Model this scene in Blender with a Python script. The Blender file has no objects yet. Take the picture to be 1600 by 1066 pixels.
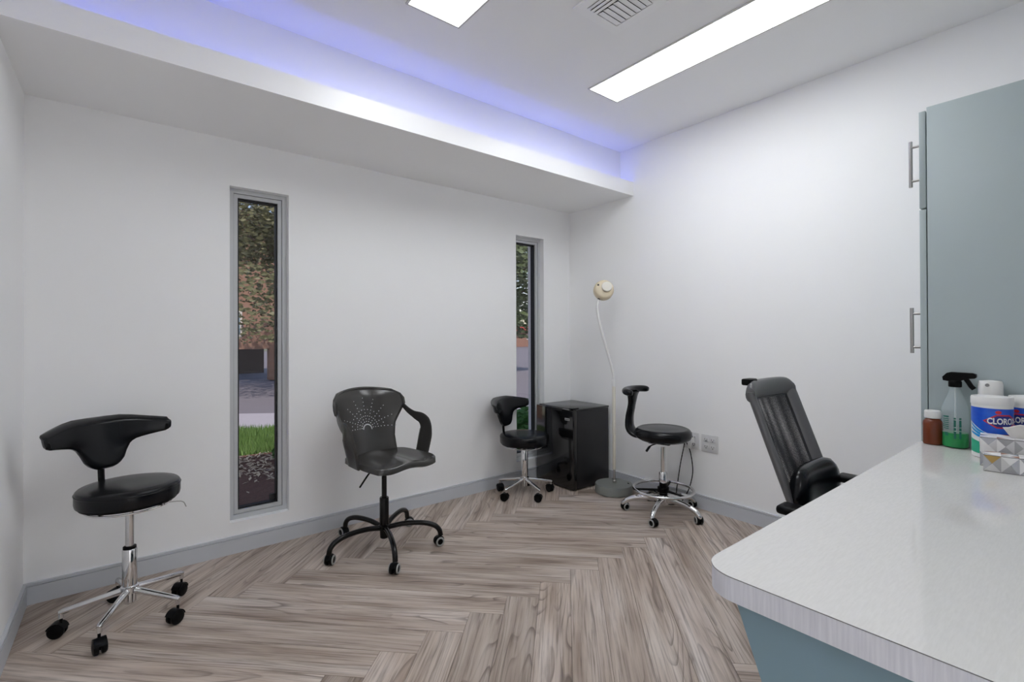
import bpy, bmesh, math, random
from mathutils import Vector, Matrix
random.seed(7)
R = math.radians
PI = math.pi

# ------------------------------------------------------------------ camera, world, sun, exposure
scn = bpy.context.scene
C = scn.collection
F_PX, YAW, CY, PITCH, ROLL, CAM_H = 752.05, 0.674309, 520.95, 0.00522, -0.003615, 1.15
cam_d = bpy.data.cameras.new('camera')
cam = bpy.data.objects.new('camera', cam_d)
C.objects.link(cam)
cam_d.sensor_fit = 'HORIZONTAL'
cam_d.sensor_width = 36.0
cam_d.lens = 36.0 * F_PX / 1600.0
cam_d.shift_y = (CY - 533.0) / 1600.0
cam_d.clip_start = 0.02
cam.matrix_world = (Matrix.Translation((0, 0, CAM_H)) @ Matrix.Rotation(-YAW, 4, 'Z')
                    @ Matrix.Rotation(PI / 2 + PITCH, 4, 'X') @ Matrix.Rotation(ROLL, 4, 'Z'))
scn.camera = cam

world = bpy.data.worlds.new('world')
scn.world = world
world.use_nodes = True
wn = world.node_tree.nodes
sky = wn.new('ShaderNodeTexSky')
sky.sky_type = 'NISHITA'
sky.sun_disc = False
sky.sun_elevation = R(48)
sky.sun_rotation = R(200)
wn['Background'].inputs['Strength'].default_value = 0.24
world.node_tree.links.new(sky.outputs[0], wn['Background'].inputs['Color'])

sun_d = bpy.data.lights.new('sun', 'SUN')
sun_d.energy = 5.0
sun_d.angle = R(0.6)
sun_d.color = (1.0, 0.95, 0.87)
sun = bpy.data.objects.new('sun', sun_d)
C.objects.link(sun)
sun.rotation_euler = (R(42), 0, R(-18))        # shines towards +y, from behind the building

# added fill light behind the camera, out of view, lifts surfaces facing it
fill_light_d = bpy.data.lights.new('unseen_fill_light', 'AREA')
fill_light_d.shape = 'RECTANGLE'; fill_light_d.size = 1.2; fill_light_d.size_y = 0.6
fill_light_d.energy = 34.0
fill_light_d.color = (0.95, 0.98, 1.0)
fill_light = bpy.data.objects.new('unseen_fill_light', fill_light_d)
C.objects.link(fill_light)
fill_light.location = (0.25, -1.95, 2.55)

PANEL_EMIT = 13.0
COVE_EMIT = 31.0
scn.view_settings.view_transform = 'Standard'
scn.view_settings.look = 'None'
scn.view_settings.gamma = 1.0
scn.view_settings.use_curve_mapping = False
scn.view_settings.exposure = 0.08
scn.cycles.max_bounces = 12
scn.cycles.diffuse_bounces = 9
scn.cycles.use_adaptive_sampling = True
scn.cycles.adaptive_threshold = 0.03

# ------------------------------------------------------------------ room dimensions
XL, XR = -0.348, 2.977          # left and right wall
YB, YF = 2.929, -0.95           # back wall (windows), wall behind the camera
HC = 2.565                      # ceiling
HS, HF = 2.2006, 2.303          # soffit underside, top of its fascia
YFA, YRE = 2.253, 2.3756        # fascia front, recessed wall above it

# ------------------------------------------------------------------ materials
MATS = {}
def new_mat(name):
    m = bpy.data.materials.new(name)
    m.use_nodes = True
    nt = m.node_tree
    return m, nt, nt.nodes['Principled BSDF']

def srgb(r, g, b):
    f = lambda c: c / 12.92 if c <= 0.04045 else ((c + 0.055) / 1.055) ** 2.4
    return (f(r / 255), f(g / 255), f(b / 255), 1)

def M(name, col, rough=0.5, metal=0.0, noise=0.0, nscale=30.0, bump=0.0, bscale=200.0, coat=0.0, spec=None):
    if name in MATS: return MATS[name]
    m, nt, b = new_mat(name)
    b.inputs['Base Color'].default_value = col
    b.inputs['Roughness'].default_value = rough
    b.inputs['Metallic'].default_value = metal
    if coat: b.inputs['Coat Weight'].default_value = coat
    if spec is not None: b.inputs['Specular IOR Level'].default_value = spec
    tc = nt.nodes.new('ShaderNodeTexCoord')
    if noise:
        n = nt.nodes.new('ShaderNodeTexNoise'); n.inputs['Scale'].default_value = nscale
        n.inputs['Detail'].default_value = 4
        nt.links.new(tc.outputs['Object'], n.inputs['Vector'])
        mx = nt.nodes.new('ShaderNodeMix'); mx.data_type = 'RGBA'
        mx.inputs[6].default_value = tuple(c * (1 - noise) for c in col[:3]) + (1,)
        mx.inputs[7].default_value = tuple(min(1, c * (1 + noise)) for c in col[:3]) + (1,)
        nt.links.new(n.outputs['Fac'], mx.inputs[0])
        nt.links.new(mx.outputs[2], b.inputs['Base Color'])
    if bump:
        n = nt.nodes.new('ShaderNodeTexNoise'); n.inputs['Scale'].default_value = bscale
        nt.links.new(tc.outputs['Object'], n.inputs['Vector'])
        bp = nt.nodes.new('ShaderNodeBump'); bp.inputs['Strength'].default_value = bump
        bp.inputs['Distance'].default_value = 0.002
        nt.links.new(n.outputs['Fac'], bp.inputs['Height'])
        nt.links.new(bp.outputs[0], b.inputs['Normal'])
    MATS[name] = m
    return m

def emit_mat(name, col, strength):
    m = bpy.data.materials.new(name); m.use_nodes = True
    nt = m.node_tree; nt.nodes.clear()
    o = nt.nodes.new('ShaderNodeOutputMaterial'); e = nt.nodes.new('ShaderNodeEmission')
    e.inputs['Color'].default_value = col; e.inputs['Strength'].default_value = strength
    nt.links.new(e.outputs[0], o.inputs[0])
    return m

wall_m = M('wall_paint', (0.925, 0.927, 0.932, 1), 0.6, noise=0.012, nscale=3, bump=0.05, bscale=350)
ceil_m = M('ceiling_paint', (0.92, 0.922, 0.928, 1), 0.8, bump=0.04, bscale=300)
base_m = M('baseboard_paint', srgb(200, 203, 209), 0.45, noise=0.02, nscale=8)
teal_shaded_m = M('teal_laminate_shaded', srgb(128, 154, 166), 0.45, noise=0.02, nscale=6)  # same laminate as the cabinet, bluish light and shade put into the colour
teal_m = M('teal_laminate', srgb(165, 177, 179), 0.42, noise=0.02, nscale=6)
alu_m = M('window_aluminium', srgb(196, 198, 200), 0.4, noise=0.02, nscale=20)
gasket_m = M('black_rubber', (0.008, 0.008, 0.01, 1), 0.6)
chrome_m = M('chrome', (0.72, 0.72, 0.73, 1), 0.09, 1.0, noise=0.02, nscale=40)
steel_m = M('brushed_steel', (0.42, 0.41, 0.40, 1), 0.3, 1.0, noise=0.05, nscale=90)
leather_m = M('black_leatherette', (0.0035, 0.004, 0.0055, 1), 0.24, bump=0.06, bscale=260, spec=0.28)
blackpl_m = M('black_plastic', (0.003, 0.003, 0.0035, 1), 0.40, bump=0.03, bscale=300, spec=0.13)
blackmet_m = M('black_painted_metal', (0.005, 0.0045, 0.0045, 1), 0.25, spec=0.3)
graymet_m = M('dark_grey_enamel', (0.040, 0.038, 0.036, 1), 0.24, coat=0.0, noise=0.03, nscale=10)
whitepl_m = M('white_plastic', (0.78, 0.78, 0.77, 1), 0.35, noise=0.01, nscale=50)
outlet_m = M('outlet_plastic', (0.70, 0.70, 0.71, 1), 0.35, noise=0.01, nscale=50)
cream_m = M('cream_plastic', srgb(222, 208, 180), 0.4, noise=0.02, nscale=30)
creamw_m = M('ivory_enamel', srgb(222, 218, 206), 0.35, noise=0.02, nscale=30)
lampbase_m = M('grey_lamp_base', srgb(128, 131, 128), 0.5, noise=0.04, nscale=60, bump=0.05)
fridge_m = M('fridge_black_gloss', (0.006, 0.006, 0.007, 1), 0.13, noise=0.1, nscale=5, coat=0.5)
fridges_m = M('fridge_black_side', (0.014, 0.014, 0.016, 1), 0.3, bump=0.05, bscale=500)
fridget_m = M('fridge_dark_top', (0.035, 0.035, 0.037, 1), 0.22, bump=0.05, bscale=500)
ring_m = M('grey_rubber_ring', (0.32, 0.32, 0.31, 1), 0.5)
dark_m = M('dark_void', (0.01, 0.01, 0.01, 1), 0.9)
dgap_m = M('joint_dark', (0.06, 0.052, 0.046, 1), 0.9, noise=0.1)

def plank_material():
    m, nt, b = new_mat('greige_wood_plank')
    N = nt.nodes; L = nt.links
    tc = N.new('ShaderNodeTexCoord'); oi = N.new('ShaderNodeObjectInfo')
    def math_(op, a, bb=None):
        n = N.new('ShaderNodeMath'); n.operation = op
        for i, v in enumerate((a, bb)):
            if v is None: continue
            if isinstance(v, (int, float)): n.inputs[i].default_value = v
            else: L.new(v, n.inputs[i])
        return n.outputs[0]
    def comb(x, y, z):
        n = N.new('ShaderNodeCombineXYZ')
        for i, v in enumerate((x, y, z)):
            if isinstance(v, (int, float)): n.inputs[i].default_value = v
            else: L.new(v, n.inputs[i])
        return n.outputs[0]
    def noise(vec, scale, det=3, rough=0.5):
        n = N.new('ShaderNodeTexNoise'); n.inputs['Scale'].default_value = scale
        n.inputs['Detail'].default_value = det; n.inputs['Roughness'].default_value = rough
        L.new(vec, n.inputs['Vector']); return n.outputs['Fac']
    def ramp(fac, stops):
        n = N.new('ShaderNodeValToRGB'); L.new(fac, n.inputs[0])
        e = n.color_ramp.elements
        while len(e) < len(stops): e.new(0.5)
        for i, (p, c) in enumerate(stops):
            e[i].position = p; e[i].color = c if len(c) == 4 else (*c, 1)
        return n.outputs[0]
    def mix(fac, a, bb, mode='MIX'):
        n = N.new('ShaderNodeMix'); n.data_type = 'RGBA'; n.blend_type = mode
        if isinstance(fac, (int, float)): n.inputs[0].default_value = fac
        else: L.new(fac, n.inputs[0])
        for i, v in ((6, a), (7, bb)):
            if isinstance(v, tuple): n.inputs[i].default_value = v
            else: L.new(v, n.inputs[i])
        return n.outputs[2]
    sep = N.new('ShaderNodeSeparateXYZ'); L.new(tc.outputs['Object'], sep.inputs[0])
    rnd = oi.outputs['Random']
    off = math_('MULTIPLY', rnd, 97.0)
    off2 = math_('MULTIPLY', rnd, 53.0)
    x, y = sep.outputs['X'], sep.outputs['Y']
    # slow drift of the grain, cathedral arches: y bent by low noise along x
    drift = noise(comb(math_('ADD', math_('MULTIPLY', x, 0.95), off), math_('MULTIPLY', y, 7.0), off2), 1.0, 1.5)
    yy = math_('ADD', math_('MULTIPLY', y, 14.0), math_('MULTIPLY', drift, 7.5))
    ringv = math_('FRACT', math_('ADD', math_('MULTIPLY', yy, 1.9), off))
    line = ramp(ringv, [(0.0, (0.0,) * 3), (0.70, (0.10,) * 3), (0.94, (1.0,) * 3), (1.0, (0.0,) * 3)])
    streak = noise(comb(math_('ADD', math_('MULTIPLY', x, 3.0), off2), math_('MULTIPLY', y, 95.0), off), 1.0, 4, 0.65)
    broad = noise(comb(math_('ADD', math_('MULTIPLY', x, 1.8), off), math_('MULTIPLY', y, 16.0), off2), 1.0, 3)
    pres = noise(comb(math_('ADD', math_('MULTIPLY', x, 1.3), off2), math_('MULTIPLY', y, 13.0), off), 1.0, 2)
    base = ramp(broad, [(0.28, srgb(152, 136, 124)), (0.5, srgb(187, 174, 164)), (0.70, srgb(208, 199, 192))])
    tint = ramp(rnd, [(0.0, (0.74, 0.71, 0.68)), (0.35, (1.02, 0.99, 0.96)), (0.6, (0.86, 0.83, 0.80)), (1.0, (1.12, 1.12, 1.13))])
    c1 = mix(1.0, base, tint, 'MULTIPLY')
    st = ramp(streak, [(0.33, (0.46, 0.43, 0.41)), (0.50, (1, 1, 1)), (0.72, (1.18, 1.18, 1.18))])
    c2 = mix(0.85, c1, st, 'MULTIPLY')
    prm = ramp(pres, [(0.42, (0,) * 3), (0.62, (1,) * 3)])
    lf = math_('MULTIPLY', math_('MULTIPLY', line, prm), 0.72)
    c3 = mix(lf, c2, srgb(88, 74, 66))
    L.new(c3, b.inputs['Base Color'])
    rg = ramp(streak, [(0.2, (0.5,) * 3), (0.8, (0.36,) * 3)])
    L.new(rg, b.inputs['Roughness'])
    bp = N.new('ShaderNodeBump'); bp.inputs['Strength'].default_value = 0.25; bp.inputs['Distance'].default_value = 0.001
    L.new(streak, bp.inputs['Height']); L.new(bp.outputs[0], b.inputs['Normal'])
    return m
plank_m = plank_material()

def streak_mat(name, c_lo, c_hi, axis_scale, rough, coat=0.0):
    m, nt, b = new_mat(name)
    N = nt.nodes; L = nt.links
    tc = N.new('ShaderNodeTexCoord'); mp = N.new('ShaderNodeMapping')
    mp.inputs['Scale'].default_value = axis_scale
    L.new(tc.outputs['Object'], mp.inputs['Vector'])
    n = N.new('ShaderNodeTexNoise'); n.inputs['Scale'].default_value = 1.0; n.inputs['Detail'].default_value = 4
    L.new(mp.outputs[0], n.inputs['Vector'])
    r = N.new('ShaderNodeValToRGB'); r.color_ramp.elements[0].position = 0.3; r.color_ramp.elements[1].position = 0.7
    r.color_ramp.elements[0].color = c_lo; r.color_ramp.elements[1].color = c_hi
    L.new(n.outputs['Fac'], r.inputs[0]); L.new(r.outputs[0], b.inputs['Base Color'])
    b.inputs['Roughness'].default_value = rough
    if coat: b.inputs['Coat Weight'].default_value = coat; b.inputs['Coat Roughness'].default_value = 0.08
    return m
worktop_m = streak_mat('white_brushed_laminate', srgb(203, 202, 199), srgb(209, 208, 205), (45, 320, 40), 0.06)
edge_m = streak_mat('grey_edge_band', srgb(214, 215, 224), srgb(230, 231, 238), (240, 240, 12), 0.4)

def glass_material():
    m = bpy.data.materials.new('tinted_window_glass'); m.use_nodes = True
    nt = m.node_tree; nt.nodes.clear(); N = nt.nodes; L = nt.links
    o = N.new('ShaderNodeOutputMaterial'); mx = N.new('ShaderNodeMixShader')
    t = N.new('ShaderNodeBsdfTransparent'); g = N.new('ShaderNodeBsdfGlossy'); fr = N.new('ShaderNodeFresnel')
    t.inputs['Color'].default_value = (0.84, 0.79, 0.78, 1)
    g.inputs['Roughness'].default_value = 0.01; g.inputs['Color'].default_value = (0.9, 0.9, 0.95, 1)
    fr.inputs['IOR'].default_value = 1.5
    ge = N.new('ShaderNodeNewGeometry'); inv = N.new('ShaderNodeMath'); inv.operation = 'SUBTRACT'; inv.inputs[0].default_value = 1.0
    ml = N.new('ShaderNodeMath'); ml.operation = 'MULTIPLY'       # reflect at the outer face of the thin pane only
    L.new(ge.outputs['Backfacing'], inv.inputs[1]); L.new(inv.outputs[0], ml.inputs[0]); L.new(fr.outputs[0], ml.inputs[1])
    L.new(ml.outputs[0], mx.inputs[0]); L.new(t.outputs[0], mx.inputs[1]); L.new(g.outputs[0], mx.inputs[2])
    L.new(mx.outputs[0], o.inputs[0])
    return m
glass_m = glass_material()

def see_through(name, col, alpha_mix, rough=0.2, tcol=(1, 1, 1, 1)):
    m = bpy.data.materials.new(name); m.use_nodes = True
    nt = m.node_tree; N = nt.nodes; L = nt.links
    b = N['Principled BSDF']; o = N['Material Output']
    b.inputs['Base Color'].default_value = col; b.inputs['Roughness'].default_value = rough
    t = N.new('ShaderNodeBsdfTransparent'); t.inputs['Color'].default_value = tcol
    mx = N.new('ShaderNodeMixShader'); mx.inputs[0].default_value = alpha_mix
    L.new(b.outputs[0], mx.inputs[1]); L.new(t.outputs[0], mx.inputs[2]); L.new(mx.outputs[0], o.inputs[0])
    return m

# ------------------------------------------------------------------ mesh helpers
def box(bm, x0, x1, y0, y1, z0, z1, bev=0.0, seg=2):
    vs = [bm.verts.new((x, y, z)) for z in (z0, z1) for y in (y0, y1) for x in (x0, x1)]
    fs = [bm.faces.new([vs[i] for i in q]) for q in
          ((0, 2, 3, 1), (4, 5, 7, 6), (0, 1, 5, 4), (2, 6, 7, 3), (0, 4, 6, 2), (1, 3, 7, 5))]
    if bev:
        es = set(e for f in fs for e in f.edges)
        bmesh.ops.bevel(bm, geom=list(es), offset=bev, segments=seg, affect='EDGES', profile=0.5)
    return fs

def frame_at(d):
    d = d.normalized()
    up = Vector((0, 0, 1)) if abs(d.z) < 0.95 else Vector((1, 0, 0))
    a = d.cross(up).normalized()
    return a, d.cross(a).normalized()

def loft(bm, rings, cap=True, closed=False):
    rv = [[bm.verts.new(p) for p in r] for r in rings]
    n = len(rv[0]); k = len(rv)
    for i in range(k if closed else k - 1):
        a, b = rv[i], rv[(i + 1) % k]
        for j in range(n):
            bm.faces.new((a[j], a[(j + 1) % n], b[(j + 1) % n], b[j]))
    if cap and not closed:
        bm.faces.new(list(reversed(rv[0]))); bm.faces.new(rv[-1])
    return rv

def tube(bm, pts, r, seg=12, closed=False, flat=1.0):
    pts = [Vector(p) for p in pts]
    n = len(pts); rings = []
    pa = None
    for i, p in enumerate(pts):
        if closed: d = pts[(i + 1) % n] - pts[i - 1]
        elif i == 0: d = pts[1] - pts[0]
        elif i == n - 1: d = pts[-1] - pts[-2]
        else: d = (pts[i + 1] - p).normalized() + (p - pts[i - 1]).normalized()
        d.normalize()
        if pa is None: a, b = frame_at(d)
        else:
            a = (pa - d * pa.dot(d)).normalized(); b = d.cross(a).normalized()
        pa = a
        rr = r[i] if isinstance(r, (list, tuple)) else r
        rings.append([p + a * (rr * math.cos(t)) + b * (rr * flat * math.sin(t)) for t in (2 * PI * k / seg for k in range(seg))])
    loft(bm, rings, True, closed)

def cyl(bm, p0, p1, r0, r1=None, seg=20):
    tube(bm, [p0, p1], [r0, r0 if r1 is None else r1], seg)

def lathe(bm, prof, seg=32, c=(0, 0, 0), axis=None):
    """prof: (r, h) from bottom to top, about z, or about `axis` through c"""
    c = Vector(c); ax = Vector(axis).normalized() if axis else Vector((0, 0, 1))
    if axis: a, b = frame_at(ax)
    else: a, b = Vector((1, 0, 0)), Vector((0, 1, 0))
    rings = [[c + ax * h + a * (max(r, 1e-4) * math.cos(t)) + b * (max(r, 1e-4) * math.sin(t))
              for t in (2 * PI * k / seg for k in range(seg))] for r, h in prof]
    loft(bm, rings)

def prism(bm, poly, z0, z1):
    lo = [bm.verts.new((x, y, z0)) for x, y in poly]; hi = [bm.verts.new((x, y, z1)) for x, y in poly]
    n = len(poly)
    bm.faces.new(list(reversed(lo))); bm.faces.new(hi)
    for i in range(n): bm.faces.new((lo[i], lo[(i + 1) % n], hi[(i + 1) % n], hi[i]))

def smooth_path(pts, n=8):
    """Catmull-Rom through pts"""
    P = [Vector(p) for p in pts]; P = [P[0] * 2 - P[1]] + P + [P[-1] * 2 - P[-2]]
    out = []
    for i in range(1, len(P) - 2):
        for k in range(n):
            t = k / n; a, b, c, d = P[i - 1], P[i], P[i + 1], P[i + 2]
            out.append(0.5 * ((2 * b) + (c - a) * t + (2 * a - 5 * b + 4 * c - d) * t * t + (3 * b - a - 3 * c + d) * t ** 3))
    out.append(P[-2])
    return out

def lerp(a, b, t): return a + (b - a) * t
def interp(x, tab):
    if x <= tab[0][0]: return tab[0][1]
    for (x0, y0), (x1, y1) in zip(tab, tab[1:]):
        if x <= x1: return lerp(y0, y1, (x - x0) / (x1 - x0))
    return tab[-1][1]

def mesh_of(name, bm, mat, angle=38, smooth=True):
    bmesh.ops.recalc_face_normals(bm, faces=bm.faces)
    me = bpy.data.meshes.new(name); bm.to_mesh(me); bm.free()
    if mat: me.materials.append(mat)
    if smooth:
        me.shade_smooth(); me.set_sharp_from_angle(angle=R(angle))
    return me

def obj(name, bm, mat, parent=None, angle=38, smooth=True):
    o = bpy.data.objects.new(name, mesh_of(name, bm, mat, angle, smooth))
    C.objects.link(o)
    if parent: o.parent = parent
    return o

def B(): return bmesh.new()
def part(name, mat, parent, fn, *a, angle=38, **k):
    bm = B(); fn(bm, *a, **k); return obj(name, bm, mat, parent, angle)
def boxes(bm, *bs):
    for q in bs: box(bm, *q)

def tag(o, label=None, cat=None, group=None, kind=None):
    if label: o['label'] = label
    if cat: o['category'] = cat
    if group: o['group'] = group
    if kind: o['kind'] = kind
    return o
def thing(name, label, cat, loc=(0, 0, 0), rz=0, group=None):
    o = bpy.data.objects.new(name, None); C.objects.link(o); o.empty_display_size = 0.1
    o.location = loc; o.rotation_euler = (0, 0, rz)
    return tag(o, label, cat, group)
def struct(name, bm, mat, label=None, angle=30):
    o = obj(name, bm, mat, None, angle); o['kind'] = 'structure'
    if label: o['label'] = label
    return o
def sub(o, lv=1):
    md = o.modifiers.new('sub', 'SUBSURF'); md.levels = lv; md.render_levels = lv
    return o

# ------------------------------------------------------------------ the room shell
WT = 0.20
WIN = [(0.425, 0.717, 0.162, 1.955), (2.383, 2.678, 0.162, 1.944)]
bm = B()
(a0, a1, az0, az1), (b0, b1, bz0, bz1) = WIN
boxes(bm, (XL - WT, a0, YB, YB + WT, -0.1, HC + 0.2), (a1, b0, YB, YB + WT, -0.1, HC + 0.2), (b1, XR + WT, YB, YB + WT, -0.1, HC + 0.2),
      (a0, a1, YB, YB + WT, -0.1, az0), (a0, a1, YB, YB + WT, az1, HC + 0.2), (b0, b1, YB, YB + WT, -0.1, bz0), (b0, b1, YB, YB + WT, bz1, HC + 0.2))
struct('wall_back', bm, wall_m)
struct('wall_right', (lambda bm: (box(bm, XR, XR + WT, YF - WT, YB, -0.1, HC + 0.2), bm)[1])(B()), wall_m)
struct('wall_left', (lambda bm: (box(bm, XL - WT, XL, YF - WT, YB, -0.1, HC + 0.2), bm)[1])(B()), wall_m)
bm = B()                       # doorway added behind the camera to let the fill light in
DOX0, DOX1, DOZ = -0.27, 0.75, 2.14
boxes(bm, (XL, DOX0, YF - WT, YF, -0.1, HC + 0.2), (DOX1, XR, YF - WT, YF, -0.1, HC + 0.2), (DOX0, DOX1, YF - WT, YF, DOZ, HC + 0.2), (DOX0, DOX1, YF - WT, YF, -0.1, -0.0035))
struct('wall_front', bm, wall_m)
bm = B()  # unseen corridor, added to carry the fill light into the room
boxes(bm, (-1.5, 2.1, -2.95, -2.85, -0.1, HC + 0.2), (-1.6, -1.5, -2.95, YF - WT, -0.1, HC + 0.2), (2.1, 2.2, -2.95, YF - WT, -0.1, HC + 0.2), (-1.6, XL - WT, YF - WT, YF - WT + 0.1, -0.1, HC + 0.2))
struct('wall_added_corridor', bm, wall_m, 'unseen walls of the corridor added for fill light')
bm = B(); boxes(bm, (-1.5, 2.1, -2.85, YF - WT, HC, HC + 0.2)); struct('ceiling_added_corridor', bm, ceil_m, 'unseen ceiling of the corridor added for fill light')
bm = B(); boxes(bm, (-1.5, 2.1, -2.85, YF - WT, -0.1, -0.001)); struct('floor_added_corridor', bm, M('added_corridor_floor', srgb(178, 166, 156), 0.5, noise=0.05, nscale=4), 'unseen floor of the corridor added for fill light')
# ceiling with recesses for the two light panels and the air vent left as thin trims
struct('ceiling', (lambda bm: (box(bm, XL, XR, YF, YB, HC, HC + 0.2), bm)[1])(B()), ceil_m)
# soffit: board, upstanding fascia lip, set-back wall up to the ceiling
bm = B()
prof = [(YFA + 0.014, HS), (YB, HS), (YB, HC), (YRE, HC), (YRE, HS + 0.035), (YFA + 0.014, HS + 0.035)]
lo = [bm.verts.new((XL, y, z)) for y, z in prof]; hi = [bm.verts.new((XR, y, z)) for y, z in prof]
for i in range(len(prof)):
    j = (i + 1) % len(prof); bm.faces.new((lo[i], lo[j], hi[j], hi[i]))
bm.faces.new(lo); bm.faces.new(list(reversed(hi)))
struct('trim_1', bm, ceil_m, 'white dropped soffit with raised cove lip above the windows')

fascia_m = M('fascia_satin_white', (0.93, 0.93, 0.93, 1), 0.42, noise=0.01, nscale=4, spec=0.85)
bm = B(); box(bm, XL, XR, YFA, YFA + 0.014, HS, HF); struct('trim_2', bm, fascia_m, 'bright white upstanding fascia at the front of the soffit')

# baseboards
BH = 0.092
bm = B(); boxes(bm, (XL, XR, YB - 0.013, YB, 0, BH - 0.015), (XL, XR, YB - 0.007, YB, BH - 0.015, BH - 0.011), (XL, XR, YB - 0.012, YB, BH - 0.011, BH)); struct('baseboard_back', bm, base_m)
bm = B(); boxes(bm, (XR - 0.013, XR, YF, YB - 0.013, 0, BH - 0.015), (XR - 0.007, XR, YF, YB - 0.013, BH - 0.015, BH - 0.011), (XR - 0.012, XR, YF, YB - 0.013, BH - 0.011, BH)); struct('baseboard_right', bm, base_m)
bm = B(); boxes(bm, (XL, XL + 0.013, YF, YB - 0.013, 0, BH - 0.015), (XL, XL + 0.007, YF, YB - 0.013, BH - 0.015, BH - 0.011), (XL, XL + 0.012, YF, YB - 0.013, BH - 0.011, BH)); struct('baseboard_left', bm, base_m)
bm = B(); boxes(bm, (XL + 0.013, DOX0, YF, YF + 0.013, 0, BH), (DOX1, XR - 0.013, YF, YF + 0.013, 0, BH)); struct('baseboard_front', bm, base_m)

# floor: slab and herringbone planks
floor = struct('floor', (lambda bm: (box(bm, XL, XR, YF, YB, -0.1, -0.0035), bm)[1])(B()), dgap_m)
def clip(poly, nx, ny, d):
    """keep nx*x+ny*y <= d"""
    out = []
    for i in range(len(poly)):
        p, q = poly[i], poly[(i + 1) % len(poly)]
        fp, fq = nx * p[0] + ny * p[1] - d, nx * q[0] + ny * q[1] - d
        if fp <= 0: out.append(p)
        if (fp < 0 < fq) or (fq < 0 < fp):
            t = fp / (fp - fq); out.append((lerp(p[0], q[0], t), lerp(p[1], q[1], t)))
    return out
PW, PL = 0.1392, 1.184
S2 = math.sqrt(0.5)
T0 = (1.509, 1.681)
aT0, bT0 = (T0[0] - T0[1]) * S2, (T0[0] + T0[1]) * S2
plank_shared = {}
def add_plank(a_, b_, along_a):
    """a_,b_ = lower corner in (a,b); a axis = (1,-1)/sqrt2, b axis = (1,1)/sqrt2"""
    la, lb = (PL, PW) if along_a else (PW, PL)
    ca, cb = a_ + la / 2, b_ + lb / 2
    cx, cy = (ca + cb) * S2, (-ca + cb) * S2
    if not (XL - 0.7 < cx < XR + 0.7 and YF - 0.7 < cy < YB + 0.7): return
    ang = -PI / 4 if along_a else PI / 4
    if random.random() < 0.5: ang += PI
    g = 0.0007
    hx, hy = PL / 2 - g, PW / 2 - g
    poly = [(-hx, -hy), (hx, -hy), (hx, hy), (-hx, hy)]
    ca_, sa_ = math.cos(ang), math.sin(ang)
    n0 = None
    for nx, ny, d in ((1, 0, XR), (-1, 0, -XL), (0, 1, YB), (0, -1, -YF)):
        lx, ly = nx * ca_ + ny * sa_, -nx * sa_ + ny * ca_
        poly = clip(poly, lx, ly, d - nx * cx - ny * cy)
        if len(poly) < 3: return
    area = 0.5 * abs(sum(p[0] * q[1] - q[0] * p[1] for p, q in zip(poly, poly[1:] + poly[:1])))
    if area < 2e-4: return
    full = abs(area - 4 * hx * hy) < 1e-6
    if full and 'm' in plank_shared: me = plank_shared['m']
    else:
        bm = B(); prism(bm, poly, -0.0035, 0.0)
        me = mesh_of('plank', bm, plank_m, smooth=False)
        if full: plank_shared['m'] = me
    o = bpy.data.objects.new('plank', me); C.objects.link(o); o.parent = floor
    o.location = (cx, cy, 0); o.rotation_euler = (0, 0, ang)
for m_ in range(-3, 4):
    for i in range(-22, 24):
        aT = aT0 + i * PW - m_ * PL; bT = bT0 + i * PW + m_ * PL
        add_plank(aT - PL, bT - PW, True)
        add_plank(aT, bT - PL, False)

# windows
def make_window(name, q, latch):
    x0, x1, z0, z1 = q
    w = bpy.data.objects.new(name, None); C.objects.link(w); w['kind'] = 'structure'
    y1 = YB + 0.045
    def ring(bm, xa, xb, za, zb, ya, yb, t):
        boxes(bm, (xa, xa + t, ya, yb, za, zb), (xb - t, xb, ya, yb, za, zb), (xa + t, xb - t, ya, yb, za, za + t), (xa + t, xb - t, ya, yb, zb - t, zb))
    part('window_frame', alu_m, w, ring, x0, x1, z0, z1, y1, y1 + 0.08, 0.024)
    part('window_bead', gasket_m, w, ring, x0 + 0.024, x1 - 0.024, z0 + 0.024, z1 - 0.024, y1 + 0.012, y1 + 0.07, 0.002)
    part('sash', alu_m, w, ring, x0 + 0.026, x1 - 0.026, z0 + 0.026, z1 - 0.026, y1 + 0.008, y1 + 0.07, 0.019)
    part('gasket', gasket_m, w, ring, x0 + 0.045, x1 - 0.045, z0 + 0.045, z1 - 0.045, y1 + 0.022, y1 + 0.06, 0.008)
    part('pane', glass_m, w, box, x0 + 0.045, x1 - 0.045, y1 + 0.042, y1 + 0.046, z0 + 0.045, z1 - 0.045)
    if latch:
        part('latch', gasket_m, w, box, x1 - 0.085, x1 - 0.053, y1 + 0.028, y1 + 0.041, z0 + 0.056, z0 + 0.092, 0.005)
    return w
make_window('window_1', WIN[0], True)
make_window('window_2', WIN[1], False)

# ------------------------------------------------------------------ ceiling fittings
panel_em = emit_mat('led_diffuser', (0.955, 0.98, 1.0, 1), PANEL_EMIT)
trimw_m = M('panel_trim', srgb(205, 204, 202), 0.5)
def light_panel(x0, x1, y1, label):
    t = thing('ceiling_light_panel', label, 'ceiling light', ((x0 + x1) / 2, y1 - 0.61, HC), 0, 'flat LED light panels in the ceiling')
    hx, hy, f = (x1 - x0) / 2, 0.61, 0.009
    bm = B()
    boxes(bm, (-hx - f, -hx, -hy - f, hy + f, -0.007, -0.0005), (hx, hx + f, -hy - f, hy + f, -0.007, -0.0005),
          (-hx, hx, -hy - f, -hy, -0.007, -0.0005), (-hx, hx, hy, hy + f, -0.007, -0.0005))
    obj('trim_frame', bm, trimw_m, t)
    part('diffuser', panel_em, t, box, -hx, hx, -hy, hy, -0.005, -0.001)
light_panel(2.066, 2.306, 1.862, 'long lit white ceiling panel nearer the right wall')
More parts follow.
